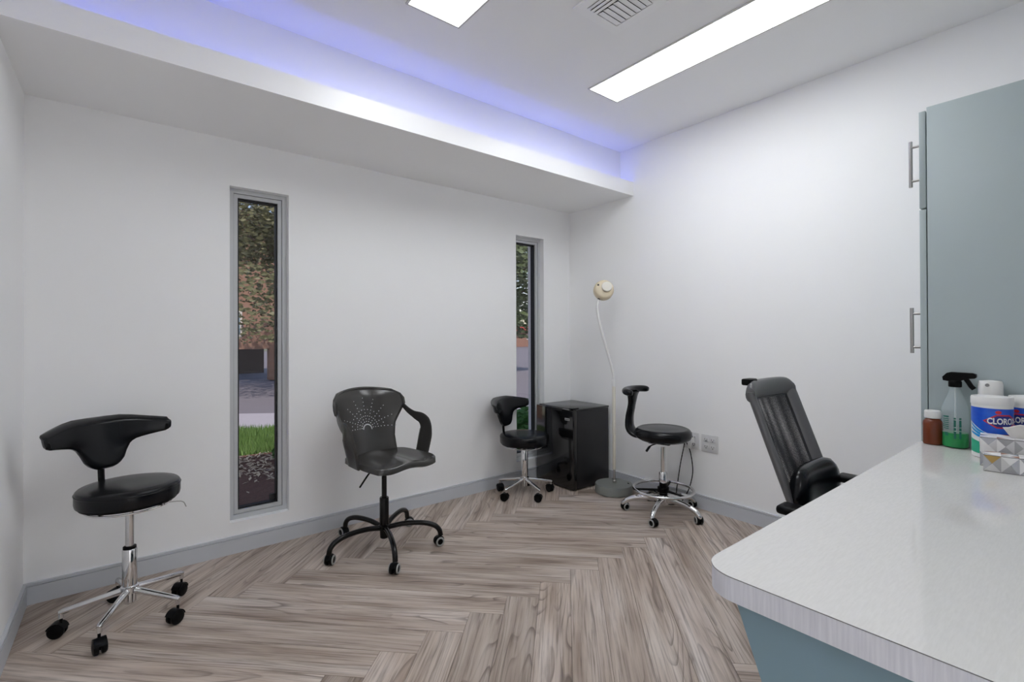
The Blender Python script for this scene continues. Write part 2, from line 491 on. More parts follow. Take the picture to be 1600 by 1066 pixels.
light_panel(0.93, 1.178, 1.858, 'lit white ceiling panel cut off by the top edge, near the cove')

vent_m = M('vent_white_metal', (0.93, 0.935, 0.94, 1), 0.4, noise=0.01)
v = thing('ceiling_vent', 'white square louvred air vent in the ceiling between the light panels', 'air vent', (1.642, 1.308, HC))
bm = B(); h, iw = 0.1415, 0.098
boxes(bm, (-h, -iw, -h, h, -0.008, -0.0005), (iw, h, -h, h, -0.008, -0.0005), (-iw, iw, -h, -iw, -0.008, -0.0005), (-iw, iw, iw, h, -0.008, -0.0005))
obj('vent_frame', bm, vent_m, v)
part('duct_backing', dark_m, v, box, -iw, iw, -iw, iw, -0.002, -0.0008)
def louver(x0, x1, y0, y1, along_x, tilt):
    bm = B()
    L2 = (x1 - x0) / 2 if along_x else (y1 - y0) / 2
    wd = (y1 - y0) / 2 if along_x else (x1 - x0) / 2
    box(bm, -L2, L2, -wd, wd, -0.0007, 0.0007)
    o = obj('louver', bm, vent_m, v)
    o.location = ((x0 + x1) / 2, (y0 + y1) / 2, -0.0075)
    o.rotation_euler = (R(tilt), 0, 0 if along_x else PI / 2)
for k in range(3):
    louver(-iw + 0.002 + k * 0.021, -iw + 0.0215 + k * 0.021, -iw, iw, False, -12)
for k in range(7):
    yc = iw - 0.016 - k * 0.0275
    louver(-iw + 0.068, iw - 0.004, yc - 0.0132, yc + 0.0132, True, 9)

cove_em = emit_mat('blue_led', (0.07, 0.13, 1.0, 1), COVE_EMIT)
led = thing('led_strip', 'blue LED strip glowing in the cove above the soffit', 'light strip', (0, 0, 0))
part('strip_tape', whitepl_m, led, box, XL + 0.02, XR - 0.02, 2.286, 2.304, HS + 0.0352, HS + 0.0372)
part('led_line', cove_em, led, box, XL + 0.02, XR - 0.02, 2.293, 2.297, HS + 0.0374, HS + 0.0377)

# ------------------------------------------------------------------ casters and star bases
def add_caster(parent, x, y, swivel, style, ztip, r=0.027):
    bm = B()
    o_ = 0.012
    cyl(bm, (0, 0, r * 1.5), (0, 0, ztip), 0.005, seg=10)
    # hood: a curved guard over the wheels
    rings = []
    for k in range(9):
        a = R(20 + 150 * k / 8)
        c_, s_ = math.cos(a), math.sin(a)
        rr, ri = r * 1.12, r * 0.95
        ww = 0.010 if style == 'ring' else 0.019
        rings.append([(w_, o_ + c_ * q, r + s_ * q) for w_, q in ((-ww, rr), (ww, rr), (ww, ri), (-ww, ri))])
    loft(bm, rings)
    box(bm, -0.003, 0.003, o_ - 0.008, o_ + 0.008, r * 0.6, r * 1.9)
    c = obj('caster', bm, blackpl_m, parent)
    c.location = (x, y, 0); c.rotation_euler = (0, 0, swivel)
    for s in (-1, 1):
        bm = B()
        prof = [(0.004, 0.0), (r * 0.9, 0.0), (r, 0.003), (r, 0.012), (r * 0.88, 0.016), (r * 0.4, 0.0185), (0.004, 0.019)]
        lathe(bm, prof, 20, (s * 0.004, o_, r), (s, 0, 0))
        wobj = obj('wheel', bm, blackpl_m, c)
        if style == 'ring':
            bm = B()
            rp = [(r * 0.93, 0.0135), (r * 0.91, 0.0170), (r * 0.84, 0.0195), (r * 0.72, 0.0203), (r * 0.69, 0.0175)]
            rings = []
            bx = lathe(bm, rp, 20, (s * 0.004, o_, r), (s, 0, 0))
            wobj.data.materials.clear(); wobj.data.materials.append(blackpl_m)
            bm2 = B(); bm2.from_mesh(wobj.data)
            tmp = bpy.data.meshes.new('tmp'); bm.to_mesh(tmp); nf = len(bm2.faces); bm2.from_mesh(tmp)
            bm2.faces.ensure_lookup_table()
            for f in bm2.faces[nf:]: f.material_index = 1
            bm2.to_mesh(wobj.data); wobj.data.materials.append(ring_m); bm.free(); bm2.free(); bpy.data.meshes.remove(tmp)
            wobj.data.shade_smooth(); wobj.data.set_sharp_from_angle(angle=R(38))

def star_straight(t, angles, r, zh, ztip, mat, sw, style='plain'):
    for k, a in enumerate(angles):
        c_, s_ = math.cos(a), math.sin(a)
        bm = B()
        pts = [(c_ * d, s_ * d, z) for d, z in ((0.012, zh), (r * 0.5, lerp(zh, ztip, 0.48)), (r - 0.006, ztip), (r + 0.006, ztip - 0.004))]
        tube(bm, pts, [0.0135, 0.012, 0.0105, 0.008], 10)
        cyl(bm, (c_ * r, s_ * r, ztip - 0.024), (c_ * r, s_ * r, ztip), 0.0085, seg=10)
        obj('base_arm', bm, mat, t)
        add_caster(t, c_ * r, s_ * r, sw[k % len(sw)], style, ztip - 0.02)

# ------------------------------------------------------------------ saddle-back stools (two of one make)
def saddle_back(t, zb, zt, ydist):
    """T-shaped leatherette pad, concave towards -y, at local y = ydist"""
    tab = [(0.0, 0.030), (0.06, 0.052), (0.16, 0.070), (0.30, 0.082), (0.44, 0.098), (0.52, 0.125), (0.60, 0.172), (0.67, 0.212), (0.76, 0.228), (0.90, 0.232), (1.0, 0.228)]
    rings = []
    n = 17
    for k in range(25):
        u = k / 24
        z = lerp(zb, zt, u)
        w = interp(u, tab)
        edge = min(1.0, min(u, 1 - u) / 0.09)
        th = 0.010 + 0.016 * math.sqrt(max(0.0, 1 - (1 - edge) ** 2))
        front, back = [], []
        for j in range(n):
            s = -1 + 2 * j / (n - 1)
            x = w * math.sin(s * PI / 2)
            yc = ydist - 1.9 * x * x + 0.05 * (u - 0.5) + (0.012 if u > 0.95 else 0)
            zz = z - 0.35 * max(0, abs(x) - 0.10) * (1.0 if u > 0.5 else 0.3) * u * 0.6
            e = th * (0.30 + 0.70 * math.sqrt(max(0.0, 1 - (x / w) ** 2)))
            front.append((x, yc - e, zz)); back.append((x, yc + e, zz))
        rings.append(front + list(reversed(back)))
    bm = B(); loft(bm, rings)
    return obj('backrest', bm, leather_m, t, 60)

def saddle_stool(label, loc, rz, arm0, zseat, rseat, zhub, zslv, rarm, sw, stem_r, group, dzb):
    t = thing('saddle_stool', label, 'stool', (*loc, 0), rz, group)
    angs = [R(arm0 + 72 * k) - rz for k in range(5)]
    star_straight(t, angs, rarm, zhub, zhub - 0.03, chrome_m, sw)
    part('base_hub', chrome_m, t, lathe, [(0.018, zhub - 0.055), (0.022, zhub - 0.05), (0.022, zhub - 0.015), (0.029, zhub - 0.012), (0.031, zhub), (0.030, zhub + 0.014), (0.024, zhub + 0.018)], 28)
    part('column_sleeve', chrome_m, t, lathe, [(0.0235, zhub + 0.016), (0.025, zhub + 0.02), (0.025, zslv - 0.003), (0.023, zslv)], 28)
    part('column_collar', blackpl_m, t, lathe, [(0.0225, zslv - 0.001), (0.0225, zslv + 0.009), (0.017, zslv + 0.012)], 24)
    part('column', chrome_m, t, lathe, [(0.0145, zslv + 0.005), (0.0145, zseat - 0.075)], 24)
    bm = B()
    zz = zseat - 0.088
    tube(bm, [(0.140 * math.cos(a), 0.140 * math.sin(a), zz) for a in (2 * PI * k / 36 for k in range(36))], 0.004, 8, True)
    for a in (0.3, 0.3 + PI / 2, 0.3 + PI, 0.3 + 1.5 * PI):
        tube(bm, [(0.018 * math.cos(a), 0.018 * math.sin(a), zz + 0.002), (0.140 * math.cos(a), 0.140 * math.sin(a), zz + 0.002)], 0.004, 6)
    box(bm, -0.03, 0.03, -0.03, 0.03, zz - 0.004, zz + 0.020, 0.003)
    obj('seat_support', bm, chrome_m, t)
    part('seat_board', blackpl_m, t, lathe, [(rseat * 0.85, zseat - 0.076), (rseat * 0.93, zseat - 0.074), (rseat * 0.93, zseat - 0.062)], 40)
    s = part('seat', leather_m, t, lathe, [(rseat * 0.90, zseat - 0.066), (rseat * 0.985, zseat - 0.063), (rseat, zseat - 0.050), (rseat, zseat - 0.020), (rseat * 0.985, zseat - 0.009), (rseat * 0.955, zseat - 0.004), (rseat * 0.80, zseat), (rseat * 0.4, zseat + 0.001), (0.004, zseat)], 48, angle=60)
    bm = B()
    tube(bm, [((rseat + 0.0002) * math.cos(a), (rseat + 0.0002) * math.sin(a), zseat - 0.018) for a in (2 * PI * k / 48 for k in range(48))], 0.0016, 6, True)
    obj('seat_piping', bm, leather_m, s)
    # stem: flat black bar from under the seat, out and up
    yd = stem_r
    path = smooth_path([(0, 0.06, zz + 0.006), (0, yd - 0.05, zz + 0.004), (0, yd - 0.012, zz + 0.012), (0, yd + 0.004, zz + 0.05), (0, yd + 0.012, zseat + 0.06), (0, yd + 0.016, zseat + 0.13)], 5)
    bm = B(); tube(bm, path, 0.013, 8, flat=0.45); obj('back_stem', bm, blackmet_m, t)
    bk = saddle_back(t, zseat + dzb, zseat + dzb + 0.210, yd + 0.012)
    for sx in (-1, 1):
        zk = zseat + dzb + 0.142
        bm = B(); lathe(bm, [(0.006, -0.012), (0.009, -0.008), (0.009, 0.002), (0.006, 0.012)], 12, (sx * 0.216, yd - 0.072, zk), (0.1 * sx, 0, 1))
        obj('bracket', bm, blackpl_m, bk)
    if dzb < 0.043: return t
    lv = B(); tube(lv, smooth_path([(0.05, -0.10, zz), (0.11, -0.145, zz - 0.004), (0.125, -0.155, zz - 0.03)], 4), 0.0018, 6)
    obj('lever', lv, steel_m, t)
    return t
saddle_stool('large black round-seat stool with winged backrest and chrome base in the left corner', (0.008, 2.510), R(30), 173, 0.556, 0.172, 0.125, 0.290, 0.208,
             [R(a) for a in (40, 160, 95, 110, 20)], 0.178, 'black stools with winged saddle backrests', 0.044)
saddle_stool('small black round-seat stool with winged backrest beside the black mini fridge', (2.256, 2.683), R(20), 46, 0.440, 0.178, 0.112, 0.345, 0.200,
             [R(a) for a in (200, 150, 10, 20, -20)], 0.170, 'black stools with winged saddle backrests', 0.042)

# ------------------------------------------------------------------ dark grey swivel armchair
def grey_armchair(loc, rz):
    t = thing('swivel_armchair', 'dark grey metal swivel armchair with sunburst of holes in the back', 'chair', (*loc, 0), rz)
    angs = [R(40 + 72 * k) - rz for k in range(5)]
    zh, r = 0.115, 0.305
    for k, a in enumerate(angs):
        c_, s_ = math.cos(a), math.sin(a)
        pts = smooth_path([(c_ * d, s_ * d, z) for d, z in ((0.012, zh - 0.005), (0.10, zh + 0.012), (0.20, zh + 0.012), (0.265, zh - 0.004), (0.295, zh - 0.03), (0.304, zh - 0.062))], 5)
        bm = B(); tube(bm, pts, 0.0135, 10); obj('base_arm', bm, blackmet_m, t)
        add_caster(t, c_ * 0.304, s_ * 0.304, a + PI + (0.5, 1.4, -0.8, 1.0, -1.1)[k], 'ring', 0.06, 0.026)
    part('column_sleeve', blackmet_m, t, lathe, [(0.018, 0.055), (0.022, 0.058), (0.024, 0.10), (0.031, 0.102), (0.031, 0.125), (0.0245, 0.13), (0.0245, 0.272), (0.022, 0.276)], 24)
    part('column', blackmet_m, t, lathe, [(0.0135, 0.27), (0.0135, 0.43)], 20)
    ZS = 0.510
    part('seat_plate', blackmet_m, t, box, -0.09, 0.09, -0.08, 0.10, ZS - 0.062, ZS - 0.04, 0.006)
    bm = B(); tube(bm, smooth_path([(-0.05, -0.02, ZS - 0.055), (-0.12, -0.06, ZS - 0.065), (-0.20, -0.10, ZS - 0.115)], 5), 0.0045, 8); obj('lever', bm, blackmet_m, t)
    # seat pan: rounded plan, dished, thick rolled rim
    NX, NY = 25, 21
    HW, HD, SY = 0.197, 0.195, -0.050
    def outline(u, v):
        # map square -> rounded (superellipse) plan, a little narrower at the rear
        n = 5.0
        m_ = max(abs(u), abs(v)); 
        if m_ < 1e-6: return 0.0, 0.0
        k = m_ / ((abs(u) ** n + abs(v) ** n) ** (1 / n))
        return u * k * HW * (1 - 0.10 * (v + 1) / 2), v * k * HD
    def dish(x, y):
        a, b = x / HW, y / HD
        legs = math.exp(-((abs(a) - 0.50) / 0.30) ** 2)
        d = -0.018 * legs * (1 - max(0, b) ** 2 * 0.4) - 0.004
        if b < -0.45: d -= 0.016 * ((-b - 0.45) / 0.55) ** 2 * legs
        rim = max(abs(a), abs(b))
        return d * max(0.0, 1 - max(0, rim - 0.86) / 0.14 * 0.7)
    bm = B(); top = []
    for j in range(NY):
        row = []
        for i in range(NX):
            x, y = outline(-1 + 2 * i / (NX - 1), -1 + 2 * j / (NY - 1))
            row.append(bm.verts.new((x, y + SY, ZS + dish(x, y))))
        top.append(row)
    for j in range(NY - 1):
        for i in range(NX - 1):
            bm.faces.new((top[j][i], top[j][i + 1], top[j + 1][i + 1], top[j + 1][i]))
    per = [top[0][i] for i in range(NX)] + [top[j][-1] for j in range(1, NY)] + [top[-1][i] for i in range(NX - 2, -1, -1)] + [top[j][0] for j in range(NY - 2, 0, -1)]
    prev = per
    for dx, dz in ((0.005, -0.005), (0.006, -0.028), (-0.004, -0.033), (-0.10, -0.033)):
        cur = [bm.verts.new((v.co.x * (1 + dx / HW), (v.co.y - SY) * (1 + dx / HD) + SY, v.co.z + dz if dz > -0.02 else min(v.co.z + dz, ZS + dz) )) for v in per]
        for i in range(len(per)): bm.faces.new((prev[i], prev[(i + 1) % len(per)], cur[(i + 1) % len(per)], cur[i]))
        prev = cur
    bm.faces.new(prev)
    obj('seat', bm, graymet_m, t, 50)
    # back panel: curved sheet with rolled rim
    z0, z1 = ZS - 0.02, 0.848
    def back_pt(u, v):
        """u -1..1 across, v 0..1 up"""
        z = lerp(z0, z1, v)
        w = interp(v, [(0, 0.150), (0.25, 0.150), (0.45, 0.163), (0.62, 0.195), (0.75, 0.218), (0.88, 0.216), (0.96, 0.198), (1.0, 0.170)])
        x = w * u
        y = 0.128 + 0.125 * v - 2.2 * x * x * (0.55 + 0.45 * v) + (0.010 * max(0, v - 0.9) / 0.1)
        zz = z - 0.018 * u * u * v
        return Vector((x, y, zz))
    NU, NV = 29, 25
    bm = B()
    G = [[bm.verts.new(back_pt(-1 + 2 * i / (NU - 1), j / (NV - 1))) for i in range(NU)] for j in range(NV)]
    for j in range(NV - 1):
        for i in range(NU - 1): bm.faces.new((G[j][i], G[j][i + 1], G[j + 1][i + 1], G[j + 1][i]))
    bk = obj('backrest', bm, graymet_m, t, 60)
    so = bk.modifiers.new('solid', 'SOLIDIFY'); so.thickness = 0.007; so.offset = 0
    # rolled rim running arm - shoulder - top - shoulder - arm
    topedge = [back_pt(-1 + 2 * i / 24, 1) for i in range(25)]
    left = [back_pt(-1, v) for v in (0.70, 0.78, 0.86, 0.93)]
    right = [back_pt(1, v) for v in (0.93, 0.86, 0.78, 0.70)]
    bm = B(); tube(bm, left + topedge + right, 0.0075, 8); obj('back_rim', bm, graymet_m, t)
    # perforations, on the inner face: small pale-looking holes showing the wall
    hole_m = M('perforation', (0.62, 0.62, 0.63, 1), 0.8)
    def on_back(dx, dz):
        # panel point at horizontal dx, height dz, offset to the front face
        v = (dz - z0) / (z1 - z0)
        w = interp(v, [(0, 0.150), (0.25, 0.150), (0.45, 0.163), (0.62, 0.195), (0.75, 0.218), (0.88, 0.216), (0.96, 0.198), (1.0, 0.170)])
        return back_pt(dx / w, v)
    cz = 0.628
    bm = B()
    for k in range(17):
        a = R(3 + 174 * k / 16)
        for q in (range(8) if k % 2 == 0 else (2, 4)):
            rr = 0.036 + q * (0.0135 + 0.0007 * q)
            dx, dz = rr * math.cos(a), rr * math.sin(a)
            if dz > 0.17: continue
            p = on_back(dx, cz + dz)
            n = Vector((-4.4 * dx * 0.7, -1, 0.12)).normalized()
            s_ = 0.0026 if q else 0.0030
            e = [p + n * 0.0050 + frame_at(n)[0] * s_ * math.cos(2 * PI * i / 7) + frame_at(n)[1] * s_ * math.sin(2 * PI * i / 7) for i in range(7)]
            bm.faces.new([bm.verts.new(x) for x in e])
    pf = obj('perforation', bm, hole_m, bk, smooth=False); pf['kind'] = 'stuff'
    bm = B()
    tube(bm, [on_back(0.026 * math.cos(R(a)), cz - 0.006 + 0.026 * math.sin(R(a))) + Vector((0, -0.0045, 0)) for a in range(-5, 190, 13)], 0.0032, 6)
    obj('arch_slot', bm, hole_m, bk)
    # arms: broad flat bands from the shoulder forward and down to the seat side
    for s in (-1, 1):
        # centre line (x,y,z) and band width direction (y mostly)
        ctr = smooth_path([(s * 0.203, 0.125, 0.745), (s * 0.218, 0.085, 0.712), (s * 0.229, 0.035, 0.690), (s * 0.236, -0.015, 0.676), (s * 0.239, -0.048, 0.645), (s * 0.233, -0.058, 0.60), (s * 0.220, -0.058, 0.54), (s * 0.208, -0.055, ZS - 0.025)], 5)
        wid = [interp(i, [(0, 0.014), (8, 0.020), (14, 0.032), (19, 0.052), (26, 0.062), (36, 0.056)]) for i in range(len(ctr))]
        rings = []
        for i, p in enumerate(ctr):
            d = (ctr[min(i + 1, len(ctr) - 1)] - ctr[max(i - 1, 0)]).normalized()
            xs = Vector((s, 0, 0)); 
            nrm = (xs - d * xs.dot(d)).normalized()       # outward
            wv = d.cross(nrm).normalized()
            th, wd = 0.005, wid[i]
            pts = []
            for a in range(12):
                an = 2 * PI * a / 12
                ca, sa = math.cos(an), math.sin(an)
                pts.append(p + wv * (wd * (abs(ca) ** 0.5) * (1 if ca > 0 else -1)) + nrm * (th * (abs(sa) ** 0.5) * (1 if sa > 0 else -1)))
            rings.append(pts)
        bm = B(); loft(bm, rings); arm = obj('armrest', bm, graymet_m, t, 50)
    return t
grey_armchair((1.092, 2.485), R(8))

# ------------------------------------------------------------------ drafting stool with foot ring
def drafting_stool(loc, rz):
    t = thing('drafting_stool', 'black drafting stool with chrome foot ring near the wall outlets', 'stool', (*loc, 0), rz)
    angs = [R(55 + 72 * k) - rz for k in range(5)]
    zh, r = 0.095, 0.250
    for k, a in enumerate(angs):
        c_, s_ = math.cos(a), math.sin(a)
        pts = smooth_path([(c_ * d, s_ * d, z) for d, z in ((0.012, zh), (0.08, zh + 0.004), (0.16, zh - 0.004), (0.22, zh - 0.022), (0.246, zh - 0.045), (0.250, zh - 0.058))], 5)
        n = len(pts)
        bm = B(); tube(bm, pts, [lerp(0.019, 0.0125, i / (n - 1)) for i in range(n)], 12, flat=1.15); obj('base_arm', bm, chrome_m, t)
        add_caster(t, c_ * r, s_ * r, (0.4, 2.2, -0.5, 0.9, 0.2)[k] + a, 'ring', 0.055, 0.025)
    part('base_hub', chrome_m, t, lathe, [(0.018, 0.05), (0.03, 0.058), (0.034, 0.08), (0.034, 0.108), (0.027, 0.118)], 28)
    part('column_sleeve', blackpl_m, t, lathe, [(0.025, 0.115), (0.025, 0.212), (0.022, 0.214)], 24)
    part('column_collar', chrome_m, t, lathe, [(0.0265, 0.200), (0.0265, 0.262), (0.022, 0.268)], 24)
    part('column', chrome_m, t, lathe, [(0.0145, 0.26), (0.0145, 0.43)], 20)
    zr, rr = 0.157, 0.186
    bm = B(); tube(bm, [(rr * math.cos(a), rr * math.sin(a), zr) for a in (2 * PI * k / 48 for k in range(48))], 0.0095, 10, True); ring = obj('foot_ring', bm, chrome_m, t)
    bm = B()
    for a in (R(20) - rz, R(140) - rz, R(260) - rz):
        tube(bm, [(0.02 * math.cos(a), 0.02 * math.sin(a), zr - 0.006), (rr * math.cos(a), rr * math.sin(a), zr)], [0.014, 0.009], 8, flat=0.6)
    lathe(bm, [(0.028, zr - 0.022), (0.036, zr - 0.018), (0.036, zr + 0.012), (0.03, zr + 0.016)], 24)
    obj('ring_bracket', bm, blackpl_m, ring)
    ZS = 0.552
    part('seat_plate', blackpl_m, t, box, -0.06, 0.06, -0.06, 0.08, ZS - 0.10, ZS - 0.078, 0.006)
    bm = B(); tube(bm, smooth_path([(-0.04, 0.02, ZS - 0.095), (-0.12, 0.04, ZS - 0.10), (-0.165, 0.05, ZS - 0.125)], 4), [0.004] * 5 + [0.0075] * 4, 8); obj('lever', bm, blackpl_m, t)
    rs = 0.179
    part('seat', leather_m, t, lathe, [(rs * 0.55, ZS - 0.082), (rs * 0.80, ZS - 0.078), (rs * 0.95, ZS - 0.062), (rs, ZS - 0.042), (rs * 0.985, ZS - 0.022), (rs * 0.92, ZS - 0.007), (rs * 0.85, ZS - 0.001), (rs * 0.80, ZS - 0.003), (rs * 0.5, ZS + 0.001), (0.004, ZS + 0.002)], 48, angle=70)
    # moulded back: stem from under the seat curving up into a T-bar that wraps forward
    pts = smooth_path([(0, 0.13, ZS - 0.066), (0, 0.185, ZS - 0.058), (0, 0.222, ZS - 0.02), (0, 0.225, ZS + 0.05), (0, 0.212, ZS + 0.12), (0, 0.204, ZS + 0.18), (0, 0.204, ZS + 0.220)], 6)
    n = len(pts)
    rings = []
    for i, p in enumerate(pts):
        u = i / (n - 1)
        d = (pts[min(i + 1, n - 1)] - pts[max(i - 1, 0)]).normalized()
        nr = Vector((1, 0, 0)).cross(d).normalized()
        w = interp(u, [(0, 0.06), (0.25, 0.062), (0.5, 0.048), (0.75, 0.045), (0.9, 0.06), (1, 0.075)])
        th = interp(u, [(0, 0.018), (0.3, 0.024), (0.7, 0.022), (0.88, 0.028), (1, 0.040)])
        rings.append([p + Vector((1, 0, 0)) * (w * math.cos(a)) + nr * (th * math.sin(a)) for a in (2 * PI * k / 16 for k in range(16))])
    bm = B(); loft(bm, rings); obj('back_stem', bm, leather_m, t, 70)
    path = [(0.150 * math.sin(a), 0.150 + 0.080 * math.cos(a) , ZS + 0.228 + 0.006 * math.cos(a)) for a in (R(-92 + 184 * k / 28) for k in range(29))]
    rad = [0.026 * math.sqrt(max(0.08, 1 - (abs(k - 14) / 14.6) ** 10)) for k in range(29)]
    bm = B(); tube(bm, path, rad, 14, flat=0.85); obj('backrest', bm, leather_m, t, 70)
drafting_stool((2.705, 1.825), R(16))

# ------------------------------------------------------------------ mini fridge
fr = thing('mini_fridge', 'black mini fridge standing in the corner under the narrow window', 'fridge', (2.558, 2.487, 0), R(-1.5))
D_, W_, H_ = 0.392, 0.416, 0.602
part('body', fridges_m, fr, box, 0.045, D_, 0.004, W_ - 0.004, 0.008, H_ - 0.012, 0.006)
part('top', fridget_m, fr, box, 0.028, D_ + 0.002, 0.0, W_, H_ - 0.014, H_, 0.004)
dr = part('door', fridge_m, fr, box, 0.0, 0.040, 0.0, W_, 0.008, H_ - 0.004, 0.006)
part('gasket', gasket_m, dr, box, 0.040, 0.046, 0.008, W_ - 0.008, 0.03, H_ - 0.02)
part('badge', M('badge_silver', (0.75, 0.75, 0.76, 1), 0.3, 0.6), dr, box, -0.0015, 0.0002, 0.035, 0.085, H_ - 0.085, H_ - 0.068, 0.0008)
part('badge_print', M('badge_dark', (0.08, 0.08, 0.09, 1), 0.5), dr, boxes, (-0.002, -0.0014, 0.039, 0.050, H_ - 0.080, H_ - 0.073), (-0.002, -0.0014, 0.053, 0.064, H_ - 0.080, H_ - 0.073), (-0.002, -0.0014, 0.067, 0.080, H_ - 0.080, H_ - 0.073))
part('hinge', blackpl_m, fr, box, 0.004, 0.075, 0.012, 0.05, H_, H_ + 0.008, 0.003)
part('handle_recess', gasket_m, dr, box, -0.0008, 0.02, 0.12, 0.30, H_ - 0.022, H_ - 0.0035)
for fx, fy in ((0.07, 0.04), (0.07, W_ - 0.04), (D_ - 0.04, 0.04), (D_ - 0.04, W_ - 0.04)):
    part('foot', blackpl_m, fr, lathe, [(0.014, 0.0), (0.015, 0.004), (0.011, 0.009)], 14, (fx, fy, 0))

# ------------------------------------------------------------------ examination lamp
lp = thing('floor_lamp', 'ivory gooseneck examination floor lamp on a round grey base', 'lamp', (2.793, 2.304, 0))
part('base', lampbase_m, lp, lathe, [(0.128, 0.0), (0.136, 0.004), (0.136, 0.055), (0.131, 0.064), (0.03, 0.068), (0.02, 0.0685)], 48)
part('pole_socket', steel_m, lp, lathe, [(0.015, 0.066), (0.014, 0.085), (0.0095, 0.09), (0.0095, 0.17)], 20, (0.004, -0.003, 0))
part('pole', creamw_m, lp, lathe, [(0.0115, 0.165), (0.0125, 0.17), (0.0125, 0.79), (0.010, 0.80)], 20, (0.004, -0.003, 0))
part('pole_collar', whitepl_m, lp, lathe, [(0.0145, 0.775), (0.015, 0.78), (0.015, 0.815), (0.011, 0.825)], 20, (0.004, -0.003, 0))
def img_off(du, dz):      # sideways in the plane facing the door side of the room
    return Vector((0.77 * du, -0.64 * du, dz))
gp = smooth_path([Vector((0.004, -0.003, 0)) + img_off(d, z) for d, z in ((0, 0.82), (-0.003, 0.86), (-0.022, 0.94), (-0.055, 1.06), (-0.088, 1.18), (-0.112, 1.29), (-0.121, 1.36), (-0.110, 1.415))], 8)
bm = B(); tube(bm, gp, [0.0092 + 0.0006 * (k % 2) for k in range(len(gp))], 10); obj('gooseneck', bm, whitepl_m, lp)
hc = Vector((0.004, -0.003, 0)) + img_off(-0.070, 1.487)
ax = Vector((-0.60, -0.74, 0.22)).normalized()
nb = gp[-1]
bm = B(); tube(bm, [nb, lerp(nb, hc, 0.30)], [0.009, 0.010], 12); obj('neck_joint', bm, M('lamp_joint_dark', (0.05, 0.045, 0.04, 1), 0.5), lp)
bm = B(); tube(bm, [lerp(nb, hc, 0.22), lerp(nb, hc, 0.6)], [0.014, 0.020], 14); obj('neck_bracket', bm, cream_m, lp)
hd = part('lamp_head', cream_m, lp, lathe, [(0.052, -0.052), (0.068, -0.050), (0.073, -0.035), (0.074, 0.0), (0.070, 0.016), (0.058, 0.026), (0.03, 0.028)], 36, tuple(hc), tuple(ax))
part('lamp_cap', creamw_m, hd, lathe, [(0.036, 0.024), (0.038, 0.026), (0.038, 0.036), (0.034, 0.041), (0.01, 0.042)], 28, tuple(hc + Vector((0.010, -0.012, 0.012))), tuple(ax))
part('lens', M('lamp_glass', (0.8, 0.8, 0.78, 1), 0.2), hd, lathe, [(0.045, -0.056), (0.05, -0.053), (0.045, -0.050)], 28, tuple(hc), tuple(ax))
a_, b_ = frame_at(ax)
sl = hc + ax * 0.024 + Vector((-0.77 * 0.045, 0.64 * 0.045, 0.028))
part('switch', gasket_m, hd, lathe, [(0.007, -0.004), (0.007, 0.004)], 4, tuple(sl), tuple(ax))

# ------------------------------------------------------------------ outlets, plug, cords
def outlet(label, yc, cols):
    z0, z1 = 0.384, 0.497
    hw = 0.058
    o = thing('wall_outlet', label, 'outlet', (XR, yc, z0), 0, 'double outlet plates on the right wall')
    part('cover_plate', outlet_m, o, box, -0.006, 0.0, -hw, hw, 0, z1 - z0, 0.002)
    for y in (-0.023, 0.023):
        for z in (0.033, 0.080):
            rc = part('receptacle', outlet_m, o, box, -0.009, -0.004, y - 0.0165, y + 0.0165, z - 0.014, z + 0.014, 0.004)
            part('slot', gasket_m, rc, boxes, (-0.0095, -0.0085, y - 0.0085, y - 0.0058, z - 0.002, z + 0.008), (-0.0095, -0.0085, y + 0.0058, y + 0.0085, z - 0.002, z + 0.008), (-0.0095, -0.0085, y - 0.003, y + 0.003, z - 0.0105, z - 0.005))
outlet('empty white double outlet plate on the right wall', 1.655, 2)
outlet('white double outlet plate with a plug in it, behind the drafting stool', 1.788, 2)
pg = thing('plug_adapter', 'white angled plug adapter pushed into the wall outlet', 'plug', (XR - 0.009, 1.772, 0.44))
bm = B()
rings = []
for x, z, h_ in ((0.0, 0.006, 0.016), (-0.020, 0.010, 0.017), (-0.034, 0.0, 0.014), (-0.040, -0.022, 0.010), (-0.038, -0.040, 0.006)):
    rings.append([(x, -0.013, z - h_), (x - 0.004, -0.013, z + h_), (x - 0.004, 0.013, z + h_), (x, 0.013, z - h_)])
loft(bm, rings); obj('adapter_body', bm, whitepl_m, pg)
pl2 = thing('black_plug', 'black power plug in the outlet behind the stool seat', 'plug', (XR - 0.009, 1.812, 0.465))
part('plug_body', blackpl_m, pl2, box, -0.034, 0.0, -0.013, 0.013, -0.012, 0.012, 0.005)
part('strain_relief', blackpl_m, pl2, lathe, [(0.006, -0.03), (0.0075, -0.01), (0.0075, 0.0)], 12, (-0.028, 0, -0.01))
def cord(label, pts, r=0.0032):
    bm = B(); tube(bm, smooth_path(pts, 8), r, 8)
    o = obj('power_cord', bm, blackpl_m); tag(o, label, 'cord', 'black power cords by the right wall'); return o
cord('black lamp cord running from the grey lamp base along the floor', [(2.86, 2.23, 0.070), (2.90, 2.17, 0.03), (2.91, 2.11, 0.005), (2.88, 2.03, 0.004), (2.85, 1.98, 0.004), (2.90, 1.93, 0.004), (2.945, 1.895, 0.03), (2.95, 1.88, 0.12), (2.945, 1.85, 0.28), (2.944, 1.818, 0.42)])
cord('black looped cord hanging from the plug behind the stool', [(2.948, 1.805, 0.425), (2.945, 1.775, 0.36), (2.945, 1.76, 0.25), (2.945, 1.775, 0.16), (2.942, 1.80, 0.09), (2.925, 1.83, 0.03), (2.90, 1.86, 0.005), (2.86, 1.90, 0.004)])

